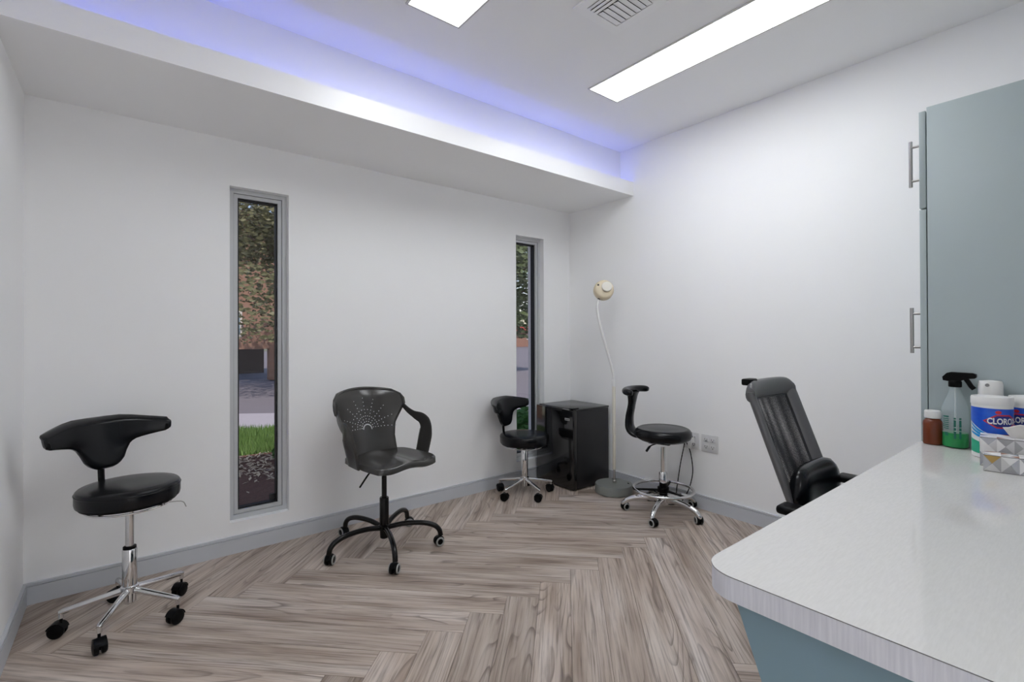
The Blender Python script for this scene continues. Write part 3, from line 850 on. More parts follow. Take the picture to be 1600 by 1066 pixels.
# ------------------------------------------------------------------ mesh-back office chair tucked under the worktop
def office_chair(loc, rz):
    t = thing('office_chair', 'black mesh-back office chair tucked under the white worktop', 'chair', (*loc, 0), rz)
    for k in range(5):
        a = R(90 + 72 * k); c_, s_ = math.cos(a), math.sin(a)
        bm = B(); tube(bm, [(c_ * 0.02, s_ * 0.02, 0.11), (c_ * 0.16, s_ * 0.16, 0.095), (c_ * 0.27, s_ * 0.27, 0.07)], [0.024, 0.019, 0.013], 10, flat=0.8); obj('base_arm', bm, blackpl_m, t)
        add_caster(t, c_ * 0.268, s_ * 0.268, a + 1.0, 'plain', 0.066)
    part('column', blackmet_m, t, lathe, [(0.03, 0.06), (0.03, 0.24), (0.018, 0.245), (0.018, 0.40)], 20)
    part('mechanism', blackpl_m, t, box, -0.09, 0.09, -0.10, 0.16, 0.385, 0.42, 0.01)
    bm = B(); box(bm, -0.235, 0.235, -0.23, 0.20, 0.42, 0.49, 0.03, 4); obj('seat', bm, M('black_fabric', (0.011, 0.011, 0.014, 1), 0.85, bump=0.3, bscale=500), t, 60)
    fab = MATS['black_fabric']
    frm = M('chair_back_frame', (0.11, 0.11, 0.115, 1), 0.34, bump=0.05, bscale=250)
    zb, zt = 0.56, 0.998
    def yb(z): return 0.157 + 0.37 * (z - 0.56)
    def wd(z): return interp(z, [(0.56, 0.156), (0.70, 0.162), (0.95, 0.163), (1.0, 0.155)])
    def bp(u, z):   # u -1..1
        x = u * wd(z)
        return Vector((x, yb(z) - 0.75 * x * x * 0.9, z))
    # frame: wide flat side and top bands
    for s in (-1, 1):
        rings = []
        for k in range(18):
            z = lerp(zb - 0.02, zt - 0.035, k / 17)
            p = bp(s * 0.90, z)
            w, th = 0.026, 0.014
            rings.append([p + Vector((w * math.cos(a), th * math.sin(a) - 0.35 * w * math.cos(a) * s, 0)) for a in (2 * PI * j / 14 for j in range(14))])
        bm = B(); loft(bm, rings); obj('back_side_rail', bm, frm, t, 60)
    rings = []
    for k in range(25):
        u = -1 + 2 * k / 24
        p = bp(u * 0.98, zt - 0.032 - 0.012 * abs(u) ** 8)
        h_ = 0.034 - 0.010 * abs(u) ** 10
        rings.append([p + Vector((0, 0.016 * math.cos(a), h_ * math.sin(a))) for a in (2 * PI * j / 14 for j in range(14))])
    bm = B(); loft(bm, rings); obj('back_top_rail', bm, frm, t, 60)
    part('hanger_clip', blackpl_m, t, box, -0.142, -0.085, bp(-0.72, zt).y - 0.016, bp(-0.72, zt).y + 0.014, zt - 0.016, zt + 0.006, 0.005)
    # net: vertical and horizontal threads you can see through
    mesh_m = bpy.data.materials.new('chair_net'); mesh_m.use_nodes = True
    nt = mesh_m.node_tree; N = nt.nodes; L = nt.links
    b = N['Principled BSDF']; b.inputs['Base Color'].default_value = (0.012, 0.012, 0.016, 1); b.inputs['Roughness'].default_value = 0.5
    tr = N.new('ShaderNodeBsdfTransparent'); mx = N.new('ShaderNodeMixShader')
    tc = N.new('ShaderNodeTexCoord')
    w1 = N.new('ShaderNodeTexWave'); w1.wave_type = 'BANDS'; w1.bands_direction = 'X'; w1.inputs['Scale'].default_value = 95
    w2 = N.new('ShaderNodeTexWave'); w2.wave_type = 'BANDS'; w2.bands_direction = 'Z'; w2.inputs['Scale'].default_value = 75
    for w_ in (w1, w2): L.new(tc.outputs['Object'], w_.inputs['Vector'])
    mn = N.new('ShaderNodeMath'); mn.operation = 'MULTIPLY'; L.new(w1.outputs['Fac'], mn.inputs[0]); L.new(w2.outputs['Fac'], mn.inputs[1])
    gt = N.new('ShaderNodeMath'); gt.operation = 'GREATER_THAN'; gt.inputs[1].default_value = 0.38; L.new(mn.outputs[0], gt.inputs[0])
    L.new(gt.outputs[0], mx.inputs[0]); L.new(b.outputs[0], mx.inputs[1]); L.new(tr.outputs[0], mx.inputs[2]); L.new(mx.outputs[0], N['Material Output'].inputs[0])
    for off in (0.0, 0.012):
        bm = B()
        G = [[bm.verts.new(bp(-0.86 + 1.72 * i / 16, lerp(zb, zt - 0.03, j / 14)) + Vector((0, off, 0))) for i in range(17)] for j in range(15)]
        for j in range(14):
            for i in range(16): bm.faces.new((G[j][i], G[j][i + 1], G[j + 1][i + 1], G[j + 1][i]))
        obj('back_net', bm, mesh_m, t, 60)
    # lumbar cushion
    rings = []
    for k in range(17):
        u = -1 + 2 * k / 16
        e = math.sqrt(max(0.02, 1 - abs(u) ** 6))
        p = bp(u * 1.04, 0.665) + Vector((0, -0.030, -0.015))
        rings.append([p + Vector((0, 0.034 * e * math.cos(a), 0.088 * e * math.sin(a))) for a in (2 * PI * j / 18 for j in range(18))])
    bm = B(); loft(bm, rings); obj('lumbar_cushion', bm, leather_m, t, 70)
    bm = B(); box(bm, -0.04, 0.04, 0.10, 0.20, 0.40, 0.425, 0.008); tube(bm, [(0, 0.165, 0.412), (0, 0.185, 0.46), (0, yb(0.60) + 0.026, 0.60)], [0.03, 0.032, 0.03], 10, flat=0.4); obj('back_bracket', bm, blackpl_m, t)
    for s in (-1, 1):
        bm = B(); tube(bm, smooth_path([(s * 0.20, 0.02, 0.43), (s * 0.238, 0.02, 0.44), (s * 0.245, 0.04, 0.54), (s * 0.240, 0.05, 0.635)], 5), 0.015, 10, flat=1.4)
        st = obj('arm_post', bm, blackpl_m, t)
        bm = B(); box(bm, s * 0.240 - 0.032, s * 0.240 + 0.032, -0.09, 0.165, 0.630, 0.656, 0.011, 3)
        obj('arm_pad', bm, blackpl_m, t, 60)
office_chair((1.743, 0.455), R(0))

# ------------------------------------------------------------------ worktop, its support, tall cabinet
DX0, DX1, DY0, DY1, DZ = 0.760, 2.268, -0.25, 0.445, 0.76
wt = thing('worktop', 'white laminate worktop with rounded corner and grey edge band', 'worktop', (DX0, DY0, 0.72))
def rounded(x0, x1, y0, y1, r):
    pts = [(x1, y1)]
    for k in range(13):
        a = R(90 + 90 * k / 12); pts.append((x0 + r + r * math.cos(a), y1 - r + r * math.sin(a)))
    for k in range(13):
        a = R(180 + 90 * k / 12); pts.append((x0 + r + r * math.cos(a), y0 + r + r * math.sin(a)))
    pts.append((x1, y0))
    return [(x - DX0, y - DY0) for x, y in pts]
part('edge_band', edge_m, wt, prism, rounded(DX0 + 0.0005, DX1 - 0.0005, DY0 + 0.0005, DY1 - 0.0005, 0.058), 0.0, 0.0385)
part('edge_seam', M('seam_dark', srgb(96, 98, 100), 0.6), wt, prism, rounded(DX0, DX1, DY0, DY1, 0.058), 0.0385, 0.0393)
part('laminate_top', worktop_m, wt, prism, rounded(DX0 + 0.0003, DX1, DY0, DY1, 0.058), 0.0393, 0.040, angle=20)
db = thing('desk_support', 'bluish-shaded teal laminate slanted support panels under the white worktop', 'desk base', (DX0, DY0, 0))
def end_panel(bm, x0, x1):
    # slanted on the far side
    poly = [(0.02, 0.0), (0.02, 0.72), (0.638, 0.72), (0.638 - 0.366 * 0.72, 0.0)]
    lo = [bm.verts.new((x0, y, z)) for y, z in poly]; hi = [bm.verts.new((x1, y, z)) for y, z in poly]
    bm.faces.new(lo); bm.faces.new(list(reversed(hi)))
    for i in range(4): bm.faces.new((lo[i], hi[i], hi[(i + 1) % 4], lo[(i + 1) % 4]))
part('end_panel', teal_shaded_m, db, end_panel, 0.014, 0.034)
part('end_panel', teal_shaded_m, db, end_panel, 1.480, 1.500)
part('modesty_panel', teal_shaded_m, db, box, 0.034, 1.480, 0.02, 0.038, 0.0, 0.72)

CX0, CX1 = 2.272, 2.970
cb = thing('tall_cabinet', 'tall grey-teal laminate cabinet with bar handles at the right', 'cabinet', (CX0, -0.19, 0))
part('carcass', teal_m, cb, box, 0, CX1 - CX0, 0, 0.612, 0.0, 1.977, 0.0015)
for z0, z1, ha, hb in ((0.10, 1.606, 1.080, 1.249), (1.612, 1.966, 1.702, 1.873)):
    d = part('door', teal_m, cb, box, 0.001, CX1 - CX0 - 0.004, 0.615, 0.634, z0, z1, 0.0015)
    bm = B()
    cyl(bm, (0.030, 0.664, ha), (0.030, 0.664, hb), 0.006, seg=16)
    for z in (ha + 0.022, hb - 0.022): cyl(bm, (0.030, 0.634, z), (0.030, 0.664, z), 0.0045, seg=12)
    obj('handle', bm, steel_m, d)

# ------------------------------------------------------------------ things on the worktop
def wrap_poly(bm, poly, r, c=(0, 0, 0), step=0.004):
    """poly in (arc length, height) -> faces on a cylinder of radius r; arc 0 looks towards -x"""
    u0, u1 = min(p[0] for p in poly), max(p[0] for p in poly)
    n = max(1, int((u1 - u0) / step))
    for k in range(n):
        a, b = lerp(u0, u1, k / n), lerp(u0, u1, (k + 1) / n)
        q = clip(clip(poly, 1, 0, b), -1, 0, -a)
        if len(q) < 3: continue
        vs = [bm.verts.new((c[0] - r * math.cos(u / r), c[1] - r * math.sin(u / r), c[2] + v)) for u, v in q]
        try: bm.faces.new(vs)
        except ValueError: pass
def text_on_cyl(name, s, size, r, u_mid, v_mid, mat, parent, c=(0, 0, 0), xs=1.0, bold=0.0):
    cu = bpy.data.curves.new(name, 'FONT'); cu.body = s; cu.size = size; cu.align_x = 'CENTER'; cu.align_y = 'CENTER'
    cu.offset = bold; cu.resolution_u = 3
    to = bpy.data.objects.new(name + '_src', cu); C.objects.link(to)
    bpy.context.view_layer.update()
    me = bpy.data.meshes.new_from_object(to.evaluated_get(bpy.context.evaluated_depsgraph_get()))
    bpy.data.objects.remove(to); bpy.data.curves.remove(cu)
    for v in me.vertices:
        u, h_ = v.co.x * xs + u_mid, v.co.y + v_mid
        v.co = (c[0] - r * math.cos(u / r), c[1] - r * math.sin(u / r), c[2] + h_)
    me.materials.clear(); me.materials.append(mat); me.name = name
    o = bpy.data.objects.new(name, me); C.objects.link(o); o.parent = parent
    return o

# amber bottle
ab = thing('medicine_bottle', 'small amber-brown bottle with white cap on the worktop', 'bottle', (2.238, 0.405, DZ))
part('bottle_body', see_through('amber_plastic', (0.16, 0.035, 0.012, 1), 0.10, 0.25, (0.6, 0.2, 0.05, 1)), ab, lathe,
     [(0.023, 0.0), (0.0275, 0.003), (0.028, 0.008), (0.028, 0.074), (0.0265, 0.082), (0.021, 0.089), (0.0175, 0.092), (0.0175, 0.096)], 36)
cp = part('cap', whitepl_m, ab, lathe, [(0.0225, 0.093), (0.023, 0.095), (0.023, 0.116), (0.0215, 0.1195), (0.006, 0.1205)], 36)
bm = B()
for k in range(30):
    a = 2 * PI * k / 30; cyl(bm, (0.0231 * math.cos(a), 0.0231 * math.sin(a), 0.096), (0.0231 * math.cos(a), 0.0231 * math.sin(a), 0.115), 0.0006, seg=5)
rb = obj('cap_ridges', bm, whitepl_m, cp)

# spray bottle
sp = thing('spray_bottle', 'clear spray bottle part-filled with green liquid, black trigger', 'spray bottle', (2.232, 0.344, DZ))
clear_m = see_through('clear_frosted_plastic', (0.75, 0.80, 0.83, 1), 0.80, 0.15, (0.95, 0.98, 0.98, 1))
prof = [(0.030, 0.0), (0.0345, 0.004), (0.035, 0.010), (0.035, 0.130), (0.034, 0.140), (0.030, 0.154), (0.0225, 0.174), (0.0165, 0.193), (0.0145, 0.202), (0.0145, 0.214)]
part('bottle_body', clear_m, sp, lathe, [(0.035, 0.0525)] + prof[3:], 36)
part('bottle_base', see_through('clear_wet_plastic', (0.3, 0.5, 0.4, 1), 0.94, 0.12), sp, lathe, prof[:3] + [(0.035, 0.0525)], 36)
part('liquid', M('green_cleaner', (0.003, 0.26, 0.055, 1), 0.3), sp, lathe, [(0.029, 0.002), (0.0335, 0.005), (0.0338, 0.010), (0.0338, 0.052), (0.002, 0.0525)], 36)
green_ink = M('green_print', (0.01, 0.14, 0.10, 1), 0.5)
bm = B()
for i, (u, w, z, h_) in enumerate([(-0.022, 0.020, 0.105, 0.005)] + [(-0.022, 0.020, 0.098 - k * 0.0065, 0.0028) for k in range(6)] + [(-0.020, 0.012, 0.042, 0.012)]):
    wrap_poly(bm, [(u - w / 2, z), (u + w / 2, z), (u + w / 2, z + h_), (u - w / 2, z + h_)], 0.0354)
for u in (0.004, 0.018):
    for z, h_ in ((0.100, 0.005), (0.074, 0.023), (0.062, 0.009), (0.034, 0.025)):
        wrap_poly(bm, [(u - 0.003, z), (u + 0.003, z), (u + 0.003, z + h_), (u - 0.003, z + h_)], 0.0354)
obj('label_print', bm, green_ink, sp)
tr = part('trigger_collar', blackpl_m, sp, lathe, [(0.0165, 0.208), (0.018, 0.210), (0.018, 0.226), (0.015, 0.230)], 28)
bm = B()
# head: sloped body along -y (nozzle to the viewer's right)
hp = [(0.032, 0.242), (0.030, 0.230), (0.018, 0.228), (-0.012, 0.228), (-0.030, 0.238), (-0.050, 0.240), (-0.054, 0.244), (-0.054, 0.254), (-0.046, 0.258), (0.010, 0.259), (0.020, 0.256)]
lo = [bm.verts.new((-0.011, y, z)) for y, z in hp]; hi = [bm.verts.new((0.011, y, z)) for y, z in hp]
bm.faces.new(lo); bm.faces.new(list(reversed(hi)))
for i in range(len(hp)): bm.faces.new((lo[i], hi[i], hi[(i + 1) % len(hp)], lo[(i + 1) % len(hp)]))
obj('spray_head', bm, blackpl_m, sp)
bm = B(); tube(bm, smooth_path([(0, -0.026, 0.240), (0, -0.034, 0.226), (0, -0.040, 0.214), (0, -0.048, 0.204)], 4), 0.0055, 8, flat=1.3); obj('trigger', bm, blackpl_m, sp)
part('dip_tube', M('tube_white', (0.7, 0.74, 0.74, 1), 0.4), sp, cyl, (0.003, 0, 0.01), (0, 0, 0.21), 0.0022, 0.0022, 8)

# disinfectant wipes canisters
lab_blue = streak_mat('label_blue', srgb(20, 70, 190), srgb(28, 98, 212), (30, 30, 30), 0.3)
lab_lt = M('label_sky_blue', srgb(40, 150, 215), 0.3)
lab_navy = M('label_navy', srgb(20, 36, 130), 0.3)
lab_red = M('label_red', srgb(200, 40, 50), 0.3)
lab_green = M('label_green', srgb(40, 165, 130), 0.35)
lab_white = M('label_white', (0.82, 0.82, 0.82, 1), 0.3)
def canister(loc, label, u_log, H=0.194):
    r = 0.048
    c = thing('wipes_canister', label, 'canister', (*loc, DZ), 0, 'white and blue wipes canisters on the worktop')
    part('canister_body', whitepl_m, c, lathe, [(r * 0.93, 0.0), (r * 0.99, 0.003), (r, 0.012), (r, H - 0.024)], 48)
    part('lid', whitepl_m, c, lathe, [(r * 1.015, H - 0.026), (r * 1.03, H - 0.024), (r * 1.03, H - 0.006), (r * 1.0, H - 0.001), (r * 0.6, H)], 48)
    lb = part('label_blue_field', lab_blue, c, lambda bm: wrap_poly(bm, [(-0.072, H - 0.034), (-0.072, 0.062), (0.0, 0.078), (0.03, 0.085), (0.072, 0.10), (0.072, H - 0.034)][::-1] if False else [(-0.072, H - 0.075), (-0.045, H - 0.088), (-0.015, H - 0.108), (0.02, H - 0.122), (0.072, H - 0.13), (0.072, H - 0.036), (-0.072, H - 0.034)], r + 0.0004))
    bm = B()
    for k in range(3):
        z = H - 0.095 - 0.013 * k
        wrap_poly(bm, [(-0.055, z + 0.004), (-0.030, z - 0.014 + k * 0.004), (0.0, z - 0.027 + k * 0.009), (0.0, z - 0.023 + k * 0.009), (-0.030, z - 0.006 + k * 0.004), (-0.055, z + 0.010)], r + 0.0006)
    obj('label_stripes', bm, lab_lt, lb)
    part('label_green_block', lab_green, c, lambda bm: wrap_poly(bm, [(-0.060, 0.018), (-0.022, 0.014), (-0.026, 0.052), (-0.060, 0.060)], r + 0.0005))
    zl = H - 0.074
    dia = lambda w, h_: [(u_log - w, zl), (u_log - w * 0.35, zl - h_), (u_log + w * 0.35, zl - h_), (u_log + w, zl), (u_log + w * 0.35, zl + h_), (u_log - w * 0.35, zl + h_)]
    part('emblem_border', lab_red, lb, lambda bm: wrap_poly(bm, dia(0.048, 0.021), r + 0.0009))
    part('emblem', lab_navy, lb, lambda bm: wrap_poly(bm, dia(0.043, 0.0172), r + 0.0012))
    text_on_cyl('lettering', 'CLOROX', 0.0255, r + 0.0016, u_log, zl, lab_white, lb, xs=0.72, bold=0.0008)
    part('small_seal', lab_red, lb, lambda bm: wrap_poly(bm, [(u_log - 0.012 + 0.0075 * math.cos(2 * PI * k / 14), H - 0.046 + 0.0052 * math.sin(2 * PI * k / 14)) for k in range(14)], r + 0.0009))
    return c
canister((2.138, 0.243), 'white and blue wipes canister in front of the white aerosol can', 0.032)
canister((2.217, 0.166), 'white and blue wipes canister cut off at the right edge of the photo', -0.016)

# aerosol can behind
ac = thing('aerosol_can', 'white capped aerosol can behind the wipes canister', 'spray can', (2.238, 0.2575, DZ))
part('can_body', M('can_white_print', (0.75, 0.77, 0.8, 1), 0.3), ac, lathe, [(0.030, 0.0), (0.031, 0.003), (0.031, 0.17), (0.030, 0.178), (0.027, 0.182)], 36)
cp = part('cap', whitepl_m, ac, lathe, [(0.0305, 0.176), (0.031, 0.178), (0.0305, 0.224), (0.028, 0.234), (0.006, 0.237)], 36)
part('cap_nozzle', M('nozzle_grey', (0.25, 0.25, 0.26, 1), 0.5), cp, lathe, [(0.0055, -0.001), (0.0055, 0.001)], 16, (-0.0302, 0.004, 0.222), (-1, 0, 0))

# two tissue boxes with faceted print
tri_m = [M('facet_white', (0.80, 0.80, 0.80, 1), 0.35), M('facet_pale', (0.60, 0.60, 0.60, 1), 0.35), M('facet_grey', (0.36, 0.36, 0.37, 1), 0.35),
         M('facet_gold', srgb(176, 146, 84), 0.3, 0.3), M('facet_silver', (0.48, 0.49, 0.52, 1), 0.25, 0.4), M('facet_copper', srgb(150, 92, 50), 0.3, 0.3)]
def tissue_box(label, loc, rz, TD, TLn, TH, seed, rows):
    tb = thing('tissue_box', label, 'tissue box', (*loc, DZ), rz, 'tissue boxes with triangle pattern')
    part('box_body', M('card_white', (0.74, 0.74, 0.74, 1), 0.4), tb, box, 0, TD, -TLn, 0, 0, TH, 0.001)
    em = M('card_edge', (0.16, 0.15, 0.15, 1), 0.5)
    part('box_edge', em, tb, boxes, (-0.0006, 0.0006, -TLn, 0, 0.0, 0.0014), (-0.0006, 0.0006, -TLn, 0, TH - 0.0012, TH + 0.0005))
    bins = [B() for _ in tri_m]
    random.seed(seed)
    def facets(P0, U, V, nu, nv, N_):
        P0, U, V, N_ = Vector(P0), Vector(U), Vector(V), Vector(N_)
        for i in range(nu):
            for j in range(nv):
                c00, c10 = P0 + U * (i / nu) + V * (j / nv), P0 + U * ((i + 1) / nu) + V * (j / nv)
                c01, c11 = c00 + V / nv, c10 + V / nv
                cc = (c00 + c11) / 2
                for tri in ((c00, c10, cc), (c10, c11, cc), (c11, c01, cc), (c01, c00, cc)):
                    k = random.choices(range(6), (6, 5, 2, 1.2, 2, 0.8))[0]
                    bins[k].faces.new([bins[k].verts.new(p + N_ * 0.0004) for p in tri])
    nu = max(3, round(TLn / 0.034))
    facets((0, 0, 0.001), (0, -TLn, 0), (0, 0, TH - 0.002), nu, rows, (-1, 0, 0))
    facets((0, 0, TH), (0, -TLn, 0), (TD, 0, 0), nu, max(1, round(TD / 0.035)), (0, 0, 1))
    facets((0, 0, 0.001), (TD, 0, 0), (0, 0, TH - 0.002), max(2, round(TD / 0.034)), rows, (0, 1, 0))
    for k, bm in enumerate(bins):
        q = obj('printed_facets', bm, tri_m[k], tb, smooth=False); q['kind'] = 'stuff'
    return tb
tissue_box('low tissue box with white, grey and gold triangle pattern, nearest the camera', (1.912, 0.236), R(7), 0.062, 0.215, 0.046, 5, 1)
TD, TH = 0.088, 0.084
tb = tissue_box('taller triangle-patterned tissue box with a tissue sticking out', (1.984, 0.252), R(6), TD, 0.215, TH, 9, 2)
# tissue sheet
bm = B()
rows = []
for j in range(9):
    v = j / 8
    row = []
    for i in range(11):
        u = -1 + 2 * i / 10
        row.append(bm.verts.new((TD / 2 + 0.030 * v * u * u - 0.030 * v + 0.010 * math.sin(3 * u + 2 * v) * v, -0.098 + u * (0.030 + 0.030 * v) - 0.01 * v, TH - 0.004 + 0.040 * v * (1 - 0.30 * u * u) + 0.012 * u * v + 0.006 * math.sin(5 * u) * v)))
    rows.append(row)
for j in range(8):
    for i in range(10): bm.faces.new((rows[j][i], rows[j][i + 1], rows[j + 1][i + 1], rows[j + 1][i]))
ts = obj('tissue', bm, M('tissue_paper', (0.80, 0.78, 0.76, 1), 0.9), tb, 60)
ts.modifiers.new('s', 'SOLIDIFY').thickness = 0.0006

# ------------------------------------------------------------------ outdoors, seen through the two narrow windows
GZ = -0.10
mulch_m = M('mulch', srgb(96, 66, 54), 0.95, noise=0.45, nscale=40, bump=0.6, bscale=60)
lawn_m = M('lawn_soil', srgb(70, 92, 48), 0.95, noise=0.3, nscale=30)
conc_m = M('concrete_path', srgb(160, 162, 170), 0.85, noise=0.08, nscale=12)
asph_m = M('driveway', srgb(112, 112, 120), 0.9, noise=0.1, nscale=10)
def ground(name, poly, mat, z, label):
    bm = B(); prism(bm, poly, z - 0.08, z); return struct(name, bm, mat, label)
ground('ground', [(-30, 3.13), (70, 3.13), (90, 110), (-60, 110)], M('far_ground', srgb(98, 104, 84), 0.95, noise=0.25, nscale=2), GZ - 0.05, 'ground beyond the windows')
ground('garden_bed', [(-3, 3.14), (9, 3.14), (9, 4.5), (-3, 6.2)], mulch_m, GZ + 0.02, 'brown mulch bed outside the windows')
ground('lawn', [(-6, 6.2), (-3, 6.2), (9, 4.5), (9, 5.0), (3.2, 5.9), (-1, 8.6), (-6, 11)], lawn_m, GZ, 'grass strip outside the windows')
ground('walkway', [(3.2, 5.9), (9, 5.0), (9, 6.3), (3.6, 7.4), (-0.6, 10.2), (-6, 12.6), (-6, 11), (-1, 8.6)], conc_m, GZ + 0.005, 'pale concrete path outside')
ground('driveway', [(-6, 12.6), (-0.6, 10.2), (3.6, 7.4), (9, 6.3), (60, 12), (60, 60), (-10, 40)], asph_m, GZ - 0.02, 'grey driveway beyond the path')
# grass blades
random.seed(11)
def in_poly(x, y, poly):
    c = False
    for i in range(len(poly)):
        (xa, ya), (xb, yb_) = poly[i], poly[i - 1]
        if (ya > y) != (yb_ > y) and x < (xb - xa) * (y - ya) / (yb_ - ya) + xa: c = not c
    return c
lawn_poly = [(-3, 6.2), (9, 4.5), (9, 5.0), (3.2, 5.9), (-1, 8.6)]
vs, fs = [], []
while len(fs) < 26000:
    x, y = random.uniform(0.3, 6.5), random.uniform(4.4, 7.9)
    if not in_poly(x, y, lawn_poly): continue
    a = random.uniform(0, PI); h_ = random.uniform(0.05, 0.12); w = 0.006
    dx, dy = math.cos(a) * w, math.sin(a) * w
    lx, ly = random.uniform(-0.04, 0.04), random.uniform(-0.04, 0.04)
    n = len(vs)
    vs += [(x - dx, y - dy, GZ), (x + dx, y + dy, GZ), (x + lx, y + ly, GZ + h_)]
    fs.append((n, n + 1, n + 2))
me = bpy.data.meshes.new('grass'); me.from_pydata(vs, [], fs)
me.materials.append(M('grass_blade', srgb(84, 118, 56), 0.7, noise=0.35, nscale=2.5))
g = bpy.data.objects.new('grass', me); C.objects.link(g); tag(g, 'bright green grass outside the left window', 'grass', kind='stuff')
# leaf litter over the mulch
vs, fs = [], []
for _ in range(14000):
    x, y = random.uniform(0.2, 7.0), 0
    y = random.uniform(3.4, 6.2 - (x + 3) * 0.1417 - 0.08)
    if math.hypot(x - 3.62, y - 4.15) < 0.3 or math.hypot(x - 3.15, y - 3.75) < 0.27 or math.hypot(x - 1.22, y - 5.05) < 0.15: continue
    dens = min(1, max(0.06, (y - 4.3) / 0.7)) if x < 2.2 else 0.4
    if random.random() > dens: continue
    a = random.uniform(0, 2 * PI); s = random.uniform(0.016, 0.036); tz = random.uniform(-0.012, 0.012)
    z = GZ + 0.028 + random.uniform(0, 0.02)
    n = len(vs)
    c_, s_ = math.cos(a) * s, math.sin(a) * s
    vs += [(x - c_, y - s_, z - tz), (x - s_ * 0.4, y + c_ * 0.4, z), (x + c_, y + s_, z + tz), (x + s_ * 0.4, y - c_ * 0.4, z + 0.004)]
    fs.append((n, n + 1, n + 2, n + 3))
me = bpy.data.meshes.new('fallen_leaves'); me.from_pydata(vs, [], fs)
me.materials.append(M('dry_leaf', srgb(192, 178, 150), 0.8, noise=0.4, nscale=9))
g = bpy.data.objects.new('fallen_leaves', me); C.objects.link(g); tag(g, 'dry fallen leaves scattered over the mulch bed outside', 'leaves', kind='stuff')

def leaf_cloud(bm, cen, rad, n, s0, s1):
    cx, cy, cz = cen
    for _ in range(n):
        while True:
            p = Vector((random.uniform(-1, 1), random.uniform(-1, 1), random.uniform(-1, 1)))
            if 0.25 < p.length < 1: break
        q = Vector((cx + p.x * rad[0], cy + p.y * rad[1], cz + p.z * rad[2]))
        d = Vector((random.gauss(0, 1), random.gauss(0, 1), random.gauss(0, 0.6))).normalized()
        a, b = frame_at(d); s = random.uniform(s0, s1)
        bm.faces.new([bm.verts.new(v) for v in (q - a * s, q + b * s * 0.45, q + a * s, q - b * s * 0.45)])
def tree(label, base, H, rad, n, leafm, barkm, s0=0.05, s1=0.13, group=None):
    t = thing('tree', label, 'tree', base, 0, group)
    bm = B()
    tube(bm, smooth_path([(0, 0, -0.15), (0.05, 0.02, H * 0.25), (-0.04, 0.05, H * 0.5), (0.03, 0, H * 0.75)], 4), [0.17 * H / 6 * (1 - 0.05 * k) for k in range(13)], 10)
    tr_ = obj('trunk', bm, barkm, t)
    for k in range(9):
        a = 2.4 * k; z = H * (0.38 + 0.05 * k)
        bm = B()
        l = rad * random.uniform(0.6, 0.9)
        tube(bm, smooth_path([(0, 0, z), (math.cos(a) * l * 0.5, math.sin(a) * l * 0.5, z + l * 0.35), (math.cos(a) * l, math.sin(a) * l, z + l * 0.55)], 4), [0.06 * H / 6 * (1 - 0.09 * q) for q in range(9)], 6)
        obj('branch', bm, barkm, tr_)
    bm = B()
    for k in range(14):
        a = 2.4 * k + 0.3; rr = rad * random.uniform(0.15, 0.75)
        leaf_cloud(bm, (math.cos(a) * rr, math.sin(a) * rr, H * random.uniform(0.30, 0.95)), (rad * 0.5, rad * 0.5, H * 0.13), n // 14, s0, s1)
    o = obj('foliage', bm, leafm, t, smooth=False); o['kind'] = 'stuff'
bark_m = M('bark', srgb(92, 78, 68), 0.95, noise=0.3, nscale=8, bump=0.6, bscale=20)
leafA_m = M('tree_leaf_olive', srgb(92, 96, 66), 0.6, noise=0.35, nscale=1.2)
leafB_m = M('tree_leaf_green', srgb(86, 104, 70), 0.6, noise=0.35, nscale=1.2)
tree('large olive-leaved tree seen through the left window', (2.9, 11.3, GZ), 6.4, 2.5, 16000, leafA_m, bark_m, 0.035, 0.085, group='trees outside')
tree('slender tree seen through the right window', (9.6, 12.6, GZ), 5.6, 1.9, 9500, leafB_m, bark_m, group='trees outside')
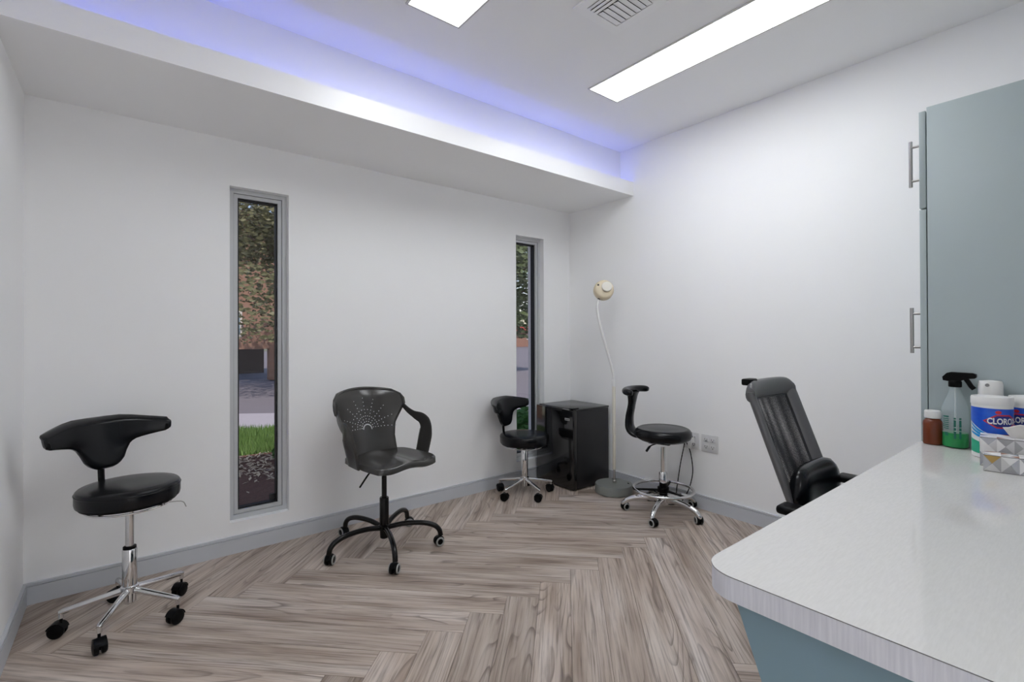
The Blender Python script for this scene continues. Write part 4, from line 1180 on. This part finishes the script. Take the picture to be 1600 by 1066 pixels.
# brown facade behind the first tree
hb = thing('brown_building', 'brown rendered building behind the tree outside the left window', 'building', (2.6, 15.2, GZ))
part('wall', M('brown_render', srgb(132, 106, 92), 0.9, noise=0.06, nscale=3), hb, boxes, (-6.0, 1.1, 0, 0.3, 0.9, 4.6), (-6.0, -3.4, 0, 0.3, 0, 0.9), (0.6, 1.1, 0, 0.3, 0, 0.9))
part('roof', M('roof_brown', srgb(96, 80, 72), 0.9), hb, box, -6.2, 1.3, -0.3, 2.0, 4.6, 4.75, 0.02)
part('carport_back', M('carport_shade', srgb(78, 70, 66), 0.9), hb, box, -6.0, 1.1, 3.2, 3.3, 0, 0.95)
f = part('window', M('far_window_frame', srgb(190, 190, 186), 0.6), hb, box, -0.9, -0.1, -0.03, 0.0, 1.25, 2.0)
part('window_pane', M('far_window_glass', srgb(120, 150, 168), 0.15), f, box, -0.84, -0.16, -0.045, -0.02, 1.31, 1.94)
# red-roofed bungalow far behind the second window
rh = thing('bungalow', 'low bungalow with red tiled roof far beyond the right window', 'building', (36.0, 42.0, GZ))
part('wall', M('tan_render', srgb(128, 100, 88), 0.9, noise=0.05, nscale=2), rh, box, -8, 8, 0, 6, 0, 1.75)
bm = B()
pv = [bm.verts.new(p) for p in ((-8.6, -0.6, 1.7), (8.6, -0.6, 1.7), (8.6, 6.6, 1.7), (-8.6, 6.6, 1.7), (-5, 3, 2.6), (5, 3, 2.6))]
for q in ((0, 1, 5, 4), (1, 2, 5), (2, 3, 4, 5), (3, 0, 4), (0, 3, 2, 1)): bm.faces.new([pv[i] for i in q])
obj('roof', bm, M('red_tile', srgb(186, 74, 66), 0.8, noise=0.1, nscale=4), rh, smooth=False)
for x in (-4.5, 0.2, 4.5):
    w = part('window', M('far_window_frame', srgb(200, 200, 198), 0.6), rh, box, x - 0.5, x + 0.5, -0.05, 0, 0.8, 1.4)
    part('window_pane', M('far_window_glass', srgb(120, 150, 168), 0.15), w, box, x - 0.42, x + 0.42, -0.08, -0.04, 0.88, 1.32)
# shrubs under the second window
shrub_m = M('shrub_leaf', srgb(70, 120, 58), 0.5, noise=0.4, nscale=6)
for k, (x, y, s, lab) in enumerate([(3.15, 3.75, 0.20, 'leafy green shrub right outside the right window'), (3.62, 4.15, 0.22, 'green shrub a little further out past the right window'),
                                    (1.22, 5.05, 0.10, 'low shrub at the edge of the mulch outside the left window')]):
    t = thing('shrub', lab, 'shrub', (x, y, GZ), 0, 'shrubs outside')
    part('stem', bark_m, t, cyl, (0, 0, 0), (0, 0, s * 1.2), 0.012, 0.008, 8)
    bm = B(); leaf_cloud(bm, (0, 0, s * 1.35), (s * 1.2, s * 1.2, s * 1.15), 900, 0.018, 0.045)
    o = obj('foliage', bm, shrub_m, t, smooth=False); o['kind'] = 'stuff'
